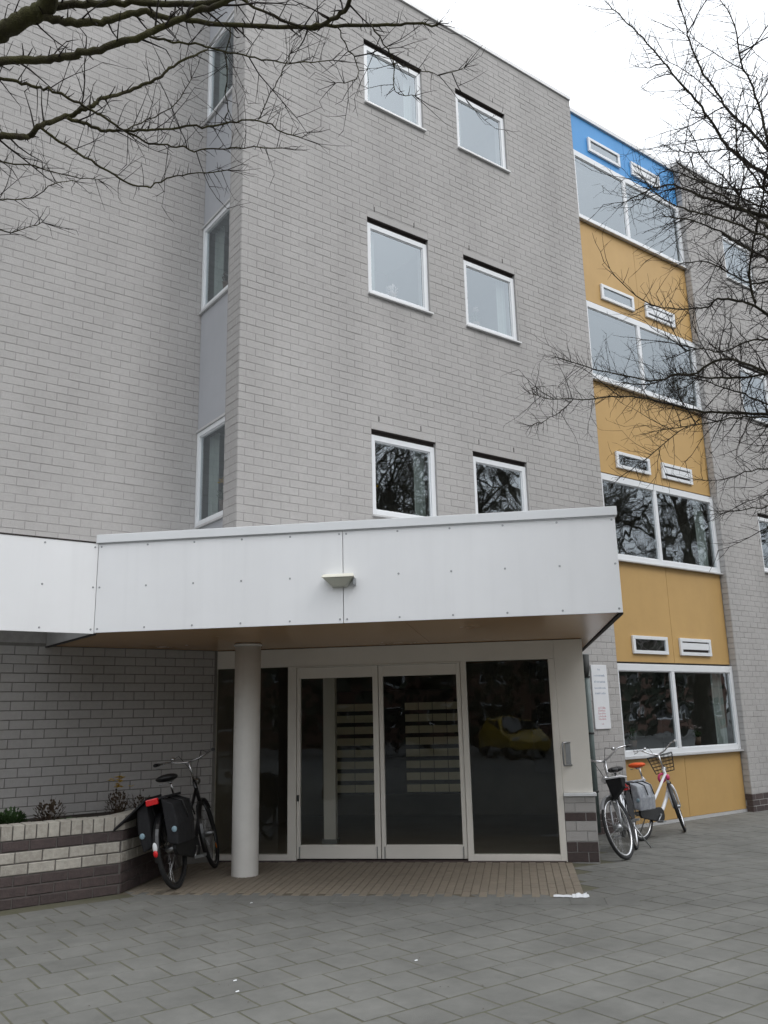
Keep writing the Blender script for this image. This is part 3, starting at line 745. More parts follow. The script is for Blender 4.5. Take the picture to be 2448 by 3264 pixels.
# ------------------------------------------------------------------ brick planter
plt = empty('brick_planter', (2, 9.1, 0), 'low cream and brown brick planter against the left wall', 'planter')
pb = MB(); pb.box(PLF, -3.5, 3.156, -.05, .70, -.12, -.008); pb.box(PLE, .0, 1.57, -.05, .70, -.12, -.008)
pw = pb.build('planter_wall', M['darkmortar'], plt)
sb = MB(); sb.prism([(-3.4, 8.75), (3.1, 8.75), (4.1, 9.70), (-3.4, 9.70)], .3, .655); sb.build('soil', M['soil'], plt)
courses = [(.0, .085, 'darkbrick'), (.094, .179, 'darkbrick'), (.188, .270, 'darkbrick'), (.280, .371, 'cream_brick'), (.381, .474, 'cream_brick'), (.484, .570, 'darkbrick')]
restp = {}
for fr, A0, A1 in ((PLF, -3.5, 3.152), (PLE, .004, 1.45)):
    for ci, (z0, z1, key) in enumerate(courses):
        off = .121 if ci % 2 else 0.
        i_ = -20
        while True:
            b0 = off+i_*L_; b1 = b0+L_-.010; i_ += 1
            if b0 > A1: break
            b0 = max(b0, A0); b1 = min(b1, A1)
            if b1-b0 < .02: continue
            if not vis(fr.pt((b0+b1)/2, z0, 0), .85): continue
            b = MB(); b.brick(fr, b0, b1, z0, z1, random.uniform(-.002, .003), ch=.006, t=random.random()); b.build('brick', M[key], plt, fixn=False)
    a = A0
    while a < A1-.05:
        if vis(fr.pt(a, .64, 0), .85):
            b = MB(); zt_ = .708+random.uniform(-.003, .003)
            b.box(fr, a, a+.094, .580, zt_, -.21, .004+random.uniform(-.002, .002), t=random.random())
            b.build('brick', M['cream_brick'], plt, bevel=.005)
        a += .1045

def leafclump(name, loc, rad, hgt, n, ml, label, cat, flower=None, nf=0, group=None, size=.05):
    e = empty(name, loc, label, cat, group); c = Vector(loc); mb = MB()
    for k in range(n):
        th = random.uniform(0, 6.283); r = rad*math.sqrt(random.random()); h = hgt*random.uniform(.15, 1)*(1-.4*r/rad)
        base = c+Vector((r*.4*math.cos(th), r*.4*math.sin(th), 0)); tip = c+Vector((r*math.cos(th), r*math.sin(th), h))
        d = (tip-base).normalized(); s_ = d.cross(Vector((0, 0, 1))); s_ = s_.normalized() if s_.length > .01 else Vector((1, 0, 0))
        l = size*random.uniform(.6, 1.3); wd = l*.28; q = tip-d*l
        dr = Vector((0, 0, -.25*l))
        mb.poly([q, q+d*l*.5+s_*wd, tip+dr, q+d*l*.5-s_*wd])
        if k % 4 == 0: mb.tube([base, q+d*l*.3], .0025, 3, False)
    mb.build('foliage', M[ml], e, fixn=False)
    if flower:
        for k in range(nf):
            th = random.uniform(0, 6.283); r = rad*random.random()*.8; p = c+Vector((r*math.cos(th), r*math.sin(th), hgt*random.uniform(.8, 1.15)))
            fb = MB()
            for q in range(6):
                a = q*1.047+random.random(); d = Vector((math.cos(a), math.sin(a), .35)); s_ = Vector((-math.sin(a), math.cos(a), 0))
                fb.poly([p, p+d*.02+s_*.011, p+d*.036, p+d*.02-s_*.011])
            fb.build('flower', M[flower], e, fixn=False)
    return e
leafclump('evergreen_shrub', (2.2, 9.0, .65), .19, .24, 260, 'leaf', 'dark green shrub at the left end of the brick planter', 'shrub', size=.07)
leafclump('withered_plant', (2.62, 9.2, .65), .17, .30, 150, 'leafbrown', 'withered brown plant in the brick planter', 'plant')
leafclump('ground_cover', (2.75, 8.95, .65), .2, .08, 160, 'leaf', 'low green ground cover at the foot of the withered plant', 'plant', size=.04)
leafclump('flowering_plant', (3.35, 9.3, .65), .15, .34, 130, 'leafbrown', 'yellow flowering plant in the brick planter near the black bicycle', 'plant', 'leafyellow', 22)
leafclump('dry_stalks', (3.65, 9.5, .65), .14, .30, 60, 'leafbrown', 'sparse dry stalks behind the yellow flowers in the planter', 'plant')
# flowers standing inside windows
def potted(loc, ml, label, fl=None, nf=0, hgt=.22):
    e = leafclump('potted_plant', loc, .10, hgt, 70, ml, label, 'plant', fl, nf, size=.06)
    b = MB(); x, y, z = loc; b.tube([(x, y, z-.13), (x, y, z-.0)], [.05, .065], 12); b.build('pot', M['terracotta'], e)
potted((6.33, 8.74, 4.33), 'leaf', 'yellow flowering pot plant inside the lowest left window of the brick front', 'leafyellow', 14, .2)
potted((4.42, 9.15, 4.18), 'leaf', 'yellow flowering pot plant inside the lowest stair window', 'leafyellow', 16, .24)
potted((6.75, 8.74, 7.42), 'flowerwhite', 'pale flowering pot plant inside the middle left window of the brick front')
potted((8.35, 8.74, 7.42), 'leaf', 'pale green pot plant inside the middle right window of the brick front', 'flowerwhite', 10)
potted((8.15, 8.74, 10.42), 'leaf', 'leafy pot plant inside the top right window of the brick front', 'flowerwhite', 6)
potted((4.42, 9.2, 7.1), 'leafbrown', 'reddish pot plant inside the middle stair window')
potted((13.0, 8.78, 1.15), 'leaf', 'pink flowering pot plant inside the right pane of the ground-floor ochre strip window', 'flowerwhite', 14, .16)
potted((11.3, 8.78, 1.15), 'leaf', 'green pot plant inside the left pane of the ground-floor ochre strip window', None, 0, .26)

# ------------------------------------------------------------------ paper litter
lt = empty('paper_litter', (6.17, 5.58, 0), 'crumpled white paper lying at the corner of the brown paving', 'litter')
b = MB()
for (x, y, l, w_, rz, h) in ((6.10, 5.64, .17, .04, R(-50), .018), (6.2, 5.54, .13, .07, R(-42), .035), (6.24, 5.50, .05, .04, R(-30), .025)):
    Mx = Matrix.Translation((x, y, .006)) @ Matrix.Rotation(rz, 4, 'Z')
    q = MB(); k = 6
    gridp = {}
    for i_ in range(k+1):
        for j_ in range(4):
            fx = i_/k-.5; fy = j_/3-.5
            q.v.append((fx*l, fy*w_, h*(1-(2*fy)**2)*random.uniform(.6, 1.1)+.004*random.random()))
    for i_ in range(k):
        for j_ in range(3): q.face((i_*4+j_, (i_+1)*4+j_, (i_+1)*4+j_+1, i_*4+j_+1))
    q.xf(Mx); o = len(b.v); b.v += q.v
    for f_ in q.f: b.face(tuple(o+z for z in f_))
b.build('sheet', M['paper'], lt, fixn=False)
for k, (x, y) in enumerate(((2.72, 5.33), (2.63, 5.12), (3.86, 4.93), (3.9, 7.35))):
    pe = empty('paper_scrap', (x, y, 0), ('tiny white scrap on the grey tiles left of centre, the farther of two', 'tiny white scrap on the grey tiles left of centre, the nearer of two', 'tiny white scrap on the grey tiles below the doors', 'pale scrap on the tiles before the round column')[k], 'litter')
    b = MB(); b.poly([(x-.012, y-.008, .004), (x+.011, y-.009, .005), (x+.014, y+.006, .008), (x-.008, y+.009, .005)]); b.build('scrap', M['paper'], pe, fixn=False)

random.seed(5)
lb = MB()
for k in range(170):
    x = random.uniform(.5, 8); y = random.uniform(2.6, 8.2)
    if x+y > 12.4 and y > x-3: continue
    a = random.uniform(0, 6.28); s_ = random.uniform(.004, .014); c = Vector((x, y, gz(x)+.004)); d = Vector((math.cos(a), math.sin(a), 0)); e_ = Vector((-d.y, d.x, .3))
    lb.poly([c-d*s_, c+e_*s_*.4, c+d*s_, c-e_*s_*.3+Vector((0, 0, .003))])
lo_ = lb.build('leaf_litter', M['leafbrown'], fixn=False); tag(lo_, 'tiny dry leaf bits scattered over the grey tiles', 'litter', kind='stuff')

# ------------------------------------------------------------------ bicycles
def bicycle(name, label, pr, pf, lean, steer, o):
    pr, pf = Vector(pr), Vector(pf); hx = (pf-pr); hx.normalize()
    e = empty(name, pr, label, 'bicycle', 'bicycles parked by the entrance')
    ang = math.atan2(hx.y, hx.x)
    e.matrix_basis = Matrix.Translation(pr) @ Matrix.Rotation(ang, 4, 'Z') @ Matrix.Rotation(-math.asin(hx.z), 4, 'Y') @ Matrix.Rotation(lean, 4, 'X') @ Matrix.Scale(o.get('scale', 1.), 4)
    WB, WR = 1.08, .345
    fr = M[o['frame']]
    axd = Vector((-.30, 0, .954)); hp_ = Vector((.945, 0, .75))
    ST = Matrix.Translation(hp_) @ Matrix.Rotation(steer, 4, axd) @ Matrix.Translation(-hp_)
    W = e.matrix_basis
    def add(mb, nm, mt, par=None, st=False, bevel=0):
        if st: mb.xf(ST)
        mb.xf(W); return mb.build(nm, mt, par or e, bevel=bevel)
    for k, hub in enumerate(((0, 0, WR), (WB, 0, WR))):
        st = k == 1; hv = Vector(hub)
        m = MB(); m.ring(hub, (0, 1, 0), WR-.046, .014, 40, 8, flat=1.0); ro = add(m, 'wheel', M[o.get('rim', 'chrome')], None, st)
        m = MB(); m.ring(hub, (0, 1, 0), WR-.019, .019, 44, 10); add(m, 'tyre', M[o.get('tyre', 'rubber')], ro, st)
        m = MB()
        for q in range(32):
            a = q*2*math.pi/32; b_ = a+(.5 if q % 2 else -.5); sy = .03 if (q//2) % 2 else -.03
            m.tube([hv+Vector((.02*math.cos(b_), sy, .02*math.sin(b_))), hv+Vector(((WR-.05)*math.cos(a), 0, (WR-.05)*math.sin(a)))], .0011, 3, False)
        add(m, 'spokes', M['chrome'], ro, st)
        m = MB(); r_ = o.get('hubr', .03) if k == 1 else .03
        m.tube([hv+Vector((0, -.055, 0)), hv+Vector((0, -.035, 0)), hv+Vector((0, .035, 0)), hv+Vector((0, .055, 0))], [.012, r_, r_, .012], 12); add(m, 'hub', M['steel'], ro, st)
        # mudguard
        m = MB(); a0, a1 = (R(-10), R(190)) if k == 0 else (R(40), R(205)); n = 22; hw = .026
        for q in range(n):
            t0 = a0+(a1-a0)*q/n; t1 = a0+(a1-a0)*(q+1)/n; rg = WR+.018
            for s0, s1, d0, d1 in ((-1, 0, -.008, 0), (0, 1, 0, -.008)):
                P = []
                for tt, ss, dd in ((t0, s0, d0), (t1, s0, d0), (t1, s1, d1), (t0, s1, d1)):
                    P.append(hv+Vector(((rg+dd)*math.cos(tt), hw*ss, (rg+dd)*math.sin(tt))))
                m.quad(*P); 
        add(m, 'mudguard', M[o.get('guard', o['frame'])], None, st)
        if k == 0:
            m = MB(); c = hv+Vector(((WR+.02)*math.cos(R(178)), 0, (WR+.02)*math.sin(R(178))))
            m.ball(c+Vector((-.006, 0, .05)), .008, .022, .045, 10, 6); add(m, 'mudguard_flash', M['whiteframe'])
            m = MB(); m.ball(c+Vector((-.012, 0, .0)), .01, .022, .03, 10, 6); add(m, 'reflector', M['red'])
    BBx = Vector((.45, 0, .29)); STt = Vector((.28, 0, .80)); HB = Vector((.975, 0, .655)); HT = Vector((.905, 0, .88))
    m = MB(); r_ = o.get('tube', .018)
    m.tube([HB+Vector((.005, 0, -.02)), HT], .02, 10)
    m.tube([HB, HB.lerp(BBx, .25)+Vector((-.02, 0, -.08)), HB.lerp(BBx, .6)+Vector((0, 0, -.09)), BBx], r_*1.25, 10)
    m.tube([HT+Vector((.02, 0, -.07)), HT.lerp(STt, .35)+Vector((0, 0, -.22)), Vector((.50, 0, .50)), Vector((.395, 0, .46))], r_*.9, 10)
    m.tube([BBx, STt], r_, 10)
    for s_ in (-1, 1):
        m.tube([BBx+Vector((0, .03*s_, 0)), Vector((.2, .05*s_, .31)), Vector((0, .058*s_, WR))], .010, 6)
        m.tube([Vector((.30, .02*s_, .74)), Vector((.0, .058*s_, WR))], .008, 6)
    add(m, 'frame', fr)
    m = MB(); m.tube([STt, STt+Vector((-.04, 0, .13))], .013, 8); add(m, 'seat_post', M['chrome'])
    sc = STt+Vector((-.06, 0, .17)); m = MB()
    m.ball(sc+Vector((-.06, 0, 0)), .10, .105, .035, 14, 8); m.ball(sc+Vector((.06, 0, .0)), .13, .05, .032, 14, 8); so_ = add(m, 'saddle', M[o.get('saddle', 'black')])
    m = MB()
    for s_ in (-1, 1): m.ring(sc+Vector((-.10, .045*s_, -.05)), (0, 0, 1), .016, .006, 12, 5)
    m.tube([sc+Vector((-.1, 0, -.04)), sc+Vector((.1, 0, -.035))], .006, 5); add(m, 'saddle_springs', M['steel'], so_)
    # steering assembly
    m = MB()
    for s_ in (-1, 1): m.tube([HB+Vector((.0, .035*s_, -.01)), HB+Vector((.03, .052*s_, -.10)), Vector((1.04, .052*s_, .45)), Vector((WB, .052*s_, WR))], [.014, .014, .012, .008], 8)
    m.tube([HB+Vector((0, -.035, -.01)), HB+Vector((0, .035, -.01))], .016, 8); add(m, 'fork', M[o.get('fork', o['frame'])], None, True)
    bt = HT+Vector((-.06, 0, .19)); m = MB()
    m.tube([HT, bt], .012, 8); m.tube([bt, bt+Vector((.045, 0, .012))], .013, 8)
    c = bt+Vector((.045, 0, .012)); rise = o.get('rise', .06)
    for s_ in (-1, 1):
        m.tube([c, c+Vector((.03, .10*s_, rise*.3)), c+Vector((.0, .22*s_, rise)), c+Vector((-.09, .28*s_, rise*1.05)), c+Vector((-.20, .295*s_, rise))], .011, 8)
    ho = add(m, 'handlebar', M['chrome'], None, True)
    for s_ in (-1, 1):
        m = MB(); m.tube([c+Vector((-.12, .285*s_, rise*1.03)), c+Vector((-.24, .298*s_, rise*.98))], .017, 8); add(m, 'grip', M[o.get('grip', 'black')], ho, True)
        if s_ == o.get('lever', 1):
            m = MB(); m.tube([c+Vector((-.06, .25*s_, rise)), c+Vector((-.04, .27*s_, rise-.02)), c+Vector((-.15, .31*s_, rise-.035))], .006, 6); add(m, 'brake_lever', M['steel'], ho, True)
    m = MB(); m.ball(c+Vector((-.02, .16, rise*.8+.03)), .025, .025, .02, 10, 6); add(m, 'bell', M['chrome'], ho, True)
    m = MB()
    for s_ in (-1, 1): m.tube([c+Vector((-.03, .2*s_, rise*.9)), c+Vector((.10, .12*s_, rise+.04)), c+Vector((.12, .04*s_, -.06)), HT+Vector((.03, .01*s_, -.04))], .003, 4)
    add(m, 'cable', M['black'], ho, True)
    m = MB(); lpz = HT+Vector((.09, 0, .0)); m.tube([lpz+Vector((-.06, 0, 0)), lpz+Vector((-.03, 0, 0)), lpz+Vector((.03, 0, 0)), lpz+Vector((.045, 0, 0))], [.02, .035, .042, .03], 14); add(m, 'headlamp', M['chrome'], None, True)
    # drivetrain
    m = MB(); y = .055
    pr_ = [Vector((.45+.11*math.cos(a), y, .29+.10*math.sin(a))) for a in [R(-100+200*q/10) for q in range(11)]]+[Vector((.07*math.cos(a), y, WR+.065*math.sin(a))) for a in [R(80+200*q/8) for q in range(9)]]
    n = len(pr_); i0 = len(m.v); m.v += [tuple(p) for p in pr_]+[tuple(p+Vector((0, -.11, 0)) ) for p in pr_]
    m = MB(); yy0, yy1 = -.075, -.04; m.v = [(p.x, yy0, p.z) for p in pr_]+[(p.x, yy1, p.z) for p in pr_]
    m.face(tuple(range(n))); m.face(tuple(reversed(range(n, 2*n))))
    for q in range(n): m.face((q, (q+1) % n, n+(q+1) % n, n+q))
    add(m, 'chain_case', M[o.get('case', 'black')], None, False, .006)
    m = MB()
    for s_, a in ((1, R(30)), (-1, R(210))):
        p0 = BBx+Vector((0, .085*s_, 0)); p1 = p0+Vector((.165*math.cos(a), .01*s_, .165*math.sin(a)))
        m.tube([BBx, p0], .010, 6); m.tube([p0, p1], .009, 6); m.box(Fr((0, 0, 0), (1, 0, 0), (0, 1, 0)), p1.x-.04, p1.x+.04, p1.z-.012, p1.z+.012, p1.y+.01*s_ if s_ > 0 else p1.y-.10, p1.y+.10 if s_ > 0 else p1.y-.01)
    add(m, 'crank_and_pedals', M['steel'])
    m = MB(); zc_ = o.get('zc', .735)
    for y in (-.06, -.02, .02, .06): m.tube([Vector((.28, y*.6, zc_)), Vector((-.25, y, zc_))], .005, 5)
    for x in (-.25, -.05, .12): m.tube([Vector((x, -.065, zc_)), Vector((x, .065, zc_))], .005, 5)
    for s_ in (-1, 1): m.tube([Vector((-.16, .06*s_, zc_)), Vector((0, .062*s_, WR))], .005, 5)
    add(m, 'carrier', M[o.get('carrier', 'black')])
    m = MB(); m.box(WORLD, -.295, -.255, zc_-.04, zc_+.015, -.055, .055); add(m, 'tail_lamp', M['red'], None, False, .008)
    m = MB(); m.tube([Vector((.30, .07, .30)), Vector((.22, .20, .015))], .008, 6); add(m, 'kickstand', M['steel'])
    if o.get('skirt'):
        for s_ in (-1, 1):
            m = MB(); pts = [(WR+.005, R(a)) for a in range(15, 150, 9)]
            P = [Vector((r*math.cos(a), .05*s_, WR+r*math.sin(a))) for r, a in pts]+[Vector((-.06, .062*s_, WR+.03)), Vector((.1, .062*s_, WR-.02))]
            m.poly(P); P2 = [p+Vector((0, .006*s_, 0)) for p in P]; m.poly(list(reversed(P2)))
            n = len(P)
            for q in range(n): m.quad(P[q], P[(q+1) % n], P2[(q+1) % n], P2[q])
            add(m, 'coat_guard', M['bag'])
    if o.get('pannier'):
        key, x0, x1, z0, z1 = o['pannier']
        for s_ in (-1, 1):
            m = MB(); n = 7
            secs = []
            for q in range(n+1):
                t = q/n; x = x0+(x1-x0)*t; bulge = .115+.05*math.sin(math.pi*t)
                secs.append([Vector((x, .07*s_, z0+.03)), Vector((x, (.07+bulge*.8)*s_, z0)), Vector((x, (.07+bulge)*s_, (z0+z1)/2-.03)), Vector((x, (.07+bulge*.85)*s_, z1-.06)), Vector((x, .065*s_, z1))])
            base = len(m.v)
            for sct in secs: m.v += [tuple(p) for p in sct]
            for q in range(n):
                for j in range(5):
                    m.face((base+q*5+j, base+(q+1)*5+j, base+(q+1)*5+(j+1) % 5, base+q*5+(j+1) % 5))
            m.face(tuple(base+j for j in range(5))); m.face(tuple(base+n*5+j for j in range(5)))
            po = add(m, 'pannier', M[key], None, False, .015)
            m = MB(); m.ball(Vector((x0-.004, (.15)*s_, z0+.14)), .006, .026, .026, 8, 6); add(m, 'reflective_patch', M['reflect'], po)
            m = MB()
            for tx in (.3, .7):
                x = x0+(x1-x0)*tx
                m.tube([Vector((x, .08*s_, z1+.004)), Vector((x, .215*s_, z1-.06)), Vector((x, .245*s_, (z0+z1)/2+.0))], .008, 4)
            add(m, 'strap', M['black'], po)
        m = MB(); m.box(WORLD, x0+.02, x1-.02, z1-.004, z1+.018, -.11, .11); add(m, 'pannier_bridge', M[key], None, False, .006)
    if o.get('flap'):
        m = MB(); P = [Vector((-.27, .05, .815)), Vector((.1, .05, .82)), Vector((.12, .34, .66)), Vector((-.30, .38, .62))]
        m.hexa(P+[p+Vector((0, 0, .02)) for p in P]); add(m, 'loose_flap', M['bag'], None, False, .005)
    if o.get('basket'):
        m = MB(); c = HT+Vector((.22, 0, .07)); 
        lv = [(.0, .72), (.5, .87), (1., 1.)]
        rings = []
        for t, s_ in [(q/5, .74+.26*q/5) for q in range(6)]:
            z = -.11+.24*t; P = [c+Vector((dx*.13*s_, dy*.18*s_, z)) for dx, dy in ((-1, -1), (-.0, -1), (1, -1), (1, 0), (1, 1), (0, 1), (-1, 1), (-1, 0))]
            m.tube(P+[P[0]], .0035 if t < 1 else .006, 4, False); rings.append(P)
        for q in range(8):
            for f_ in (0, .33, .66):
                m.tube([rings[0][q].lerp(rings[0][(q+1) % 8], f_), rings[5][q].lerp(rings[5][(q+1) % 8], f_)], .0025, 4, False)
        for q in range(-4, 5): m.tube([c+Vector((-.096, q*.03, -.11)), c+Vector((.096, q*.03, -.11))], .0025, 4, False)
        add(m, 'basket', M['black'], None, True)
    if o.get('frontbag'):
        m = MB(); c = HT+Vector((.02, .0, -.02))
        m.hexa([c+Vector(p) for p in ((.03, .03, -.24), (.11, .03, -.22), (.13, .20, -.10), (.03, .20, -.12), (.03, .02, .0), (.14, .02, .02), (.17, .23, .0), (.03, .23, -.02))]); add(m, 'front_bag', M['bag'], None, True, .012)
        m = MB(); P = [c+Vector(p) for p in ((.03, .02, .01), (.15, .02, .03), (.18, .24, .01), (.03, .24, -.01))]
        m.tube(P+[P[0]], .012, 6, False); add(m, 'front_bag_rim', M['bikewhite'], None, True)
    if o.get('lockring'):
        m = MB(); m.ring(HT+Vector((.0, .05, -.12)), (.5, 1, .2), .055, .018, 22, 8); m.ball(HT+Vector((.04, -.02, -.12)), .035, .03, .045); add(m, 'lock', M['pink'])
    if o.get('sidereflect'):
        m = MB(); m.ball(Vector((WB+.2, -.01, .20)), .012, .006, .03, 8, 5); add(m, 'spoke_reflector', M['amber'], None, True)
    return e

bicycle('black_bicycle', 'black bicycle with black panniers and red tail lamp leaning on the brick planter', (3.68, 8.46, 0), (4.41, 9.24, 0), R(-12), R(8),
        dict(scale=1.09, zc=.80, rim='bikeblack', frame='bikeblack', pannier=('bag', -.24, .20, .38, .80), flap=True, sidereflect=True, rise=.05, carrier='black', guard='bikeblack'))
bicycle('silver_bicycle', 'silver bicycle with black coat guard facing out beside the brick pier', (9.19, 7.22, gz(9.19)), (8.30, 6.68, gz(8.30)), R(10), R(-16),
        dict(frame='silver', skirt=True, frontbag=True, hubr=.045, rise=.10, guard='silver', lever=-1))
bicycle('white_bicycle', 'white bicycle with orange saddle and wire front basket against the ochre wall', (9.98, 7.72, gz(9.98)), (11.03, 7.86, gz(11.03)), R(-7), R(27),
        dict(frame='bikewhite', tube=.021, saddle='orange', basket=True, lockring=True, pannier=('greybag', -.20, .20, .38, .76), grip='bikewhite', rise=.12, case='black', fork='bikewhite', guard='black'))

# ------------------------------------------------------------------ bare trees in front of the building
LEFT_LIMBS=[
(1,0.0497,0.0389,[(0.608,3.77,4.786),(0.66,3.666,4.8),(0.719,3.599,4.831),(0.749,3.508,4.813),(0.742,3.391,4.852)]),
(0,0.0241,0.0119,[(0.725,3.546,4.813),(0.863,3.473,4.862),(0.976,3.37,4.846),(1.102,3.265,4.835),(1.288,3.089,4.788),(1.443,2.958,4.819)]),
(0,0.025,0.0048,[(0.726,3.547,4.793),(0.802,3.496,4.752),(0.888,3.426,4.732),(0.97,3.352,4.74),(1.064,3.315,4.792),(1.119,3.237,4.777),(1.206,3.177,4.74),(1.314,3.096,4.715),(1.488,2.922,4.654),(1.678,2.781,4.642),(1.827,2.666,4.644),(1.968,2.539,4.618),(2.023,2.459,4.604),(2.115,2.356,4.565)]),
(1,0.0229,0.0116,[(0.58,3.527,4.429),(0.668,3.494,4.469),(0.751,3.43,4.473),(0.827,3.345,4.465),(0.897,3.24,4.451),(0.977,3.176,4.48),(1.038,3.061,4.464),(1.108,3.043,4.525),(1.212,2.902,4.556),(1.272,2.783,4.542),(1.321,2.677,4.526)]),
(0,0.008,0.0025,[(1.069,3.104,4.516),(1.149,3.079,4.515),(1.289,3.074,4.563),(1.377,3.067,4.579),(1.502,3.015,4.574),(1.609,2.989,4.584),(1.777,2.943,4.618),(1.898,2.871,4.642)]),
(1,0.0105,0.0032,[(0.67,4.035,4.755),(0.749,4.014,4.754),(0.834,4.02,4.772),(0.898,3.924,4.714),(0.98,3.899,4.687),(1.075,3.92,4.69),(1.152,3.869,4.633),(1.246,3.869,4.603),(1.329,3.836,4.563),(1.407,3.784,4.535),(1.503,3.784,4.563),(1.56,3.673,4.502),(1.673,3.611,4.516),(1.763,3.519,4.505),(1.947,3.432,4.527)]),
(1,0.0212,0.005,[(0.695,4.035,4.431),(0.775,4.035,4.474),(0.84,4.075,4.517),(0.867,4.024,4.556),(0.933,4.027,4.622),(1.019,4.031,4.695),(1.057,3.955,4.695),(1.107,3.933,4.745),(1.162,3.927,4.807),(1.284,3.925,4.896),(1.359,3.873,4.949),(1.419,3.812,4.979),(1.47,3.782,5.05),(1.558,3.71,5.109),(1.626,3.703,5.172)]),
(0,0.0122,0.0031,[(0.983,3.94,4.609),(1.09,3.955,4.618),(1.173,3.928,4.609),(1.249,3.878,4.607),(1.342,3.79,4.596),(1.418,3.744,4.611),(1.517,3.581,4.562),(1.627,3.519,4.577),(1.726,3.483,4.63),(1.8,3.402,4.604),(1.886,3.326,4.532),(1.988,3.308,4.528)]),
(0,0.0093,0.0027,[(0.874,4.02,4.549),(1.005,4.013,4.497),(1.112,3.941,4.41),(1.222,3.903,4.344),(1.315,3.884,4.318),(1.385,3.801,4.288),(1.458,3.735,4.33),(1.549,3.705,4.369),(1.681,3.536,4.348)]),
(1,0.0059,0.0019,[(0.756,4.322,4.485),(0.911,4.258,4.482),(1.093,4.203,4.46),(1.227,4.184,4.485)]),
(1,0.0046,0.0018,[(0.751,4.195,4.188),(0.89,4.142,4.216),(0.974,4.054,4.287),(1.084,4.086,4.359)]),
(1,0.0046,0.0019,[(0.778,4.273,4.062),(0.85,4.277,4.089),(0.97,4.247,4.165)]),
(0,0.0041,0.0016,[(1.763,2.639,4.583),(1.848,2.666,4.523),(1.919,2.704,4.519),(1.917,2.704,4.44),(1.844,2.764,4.414)]),
(0,0.0049,0.0016,[(1.911,2.573,4.613),(1.996,2.567,4.526),(2.073,2.621,4.538),(2.081,2.63,4.39),(2.179,2.608,4.399)]),
(0,0.0124,0.0098,[(1.722,2.443,4.59),(1.734,2.528,4.564),(1.743,2.674,4.622),(1.679,2.753,4.62)]),
(0,0.0079,0.0066,[(1.343,2.751,4.583),(1.524,2.774,4.608),(1.66,2.752,4.61)]),
(0,0.0042,0.0018,[(1.446,3.038,4.725),(1.517,3.224,4.574),(1.606,3.397,4.542),(1.623,3.467,4.55)]),
(0,0.0036,0.0018,[(1.78,3.382,4.586),(1.762,3.265,4.624),(1.792,3.169,4.717),(1.788,3.084,4.776)]),
(0,0.0042,0.0017,[(2.13,2.693,4.617),(2.246,2.661,4.616),(2.388,2.665,4.653),(2.448,2.548,4.645)]),
(0,0.0045,0.0018,[(1.197,3.718,4.483),(1.314,3.706,4.595),(1.41,3.578,4.647),(1.46,3.507,4.772)])]
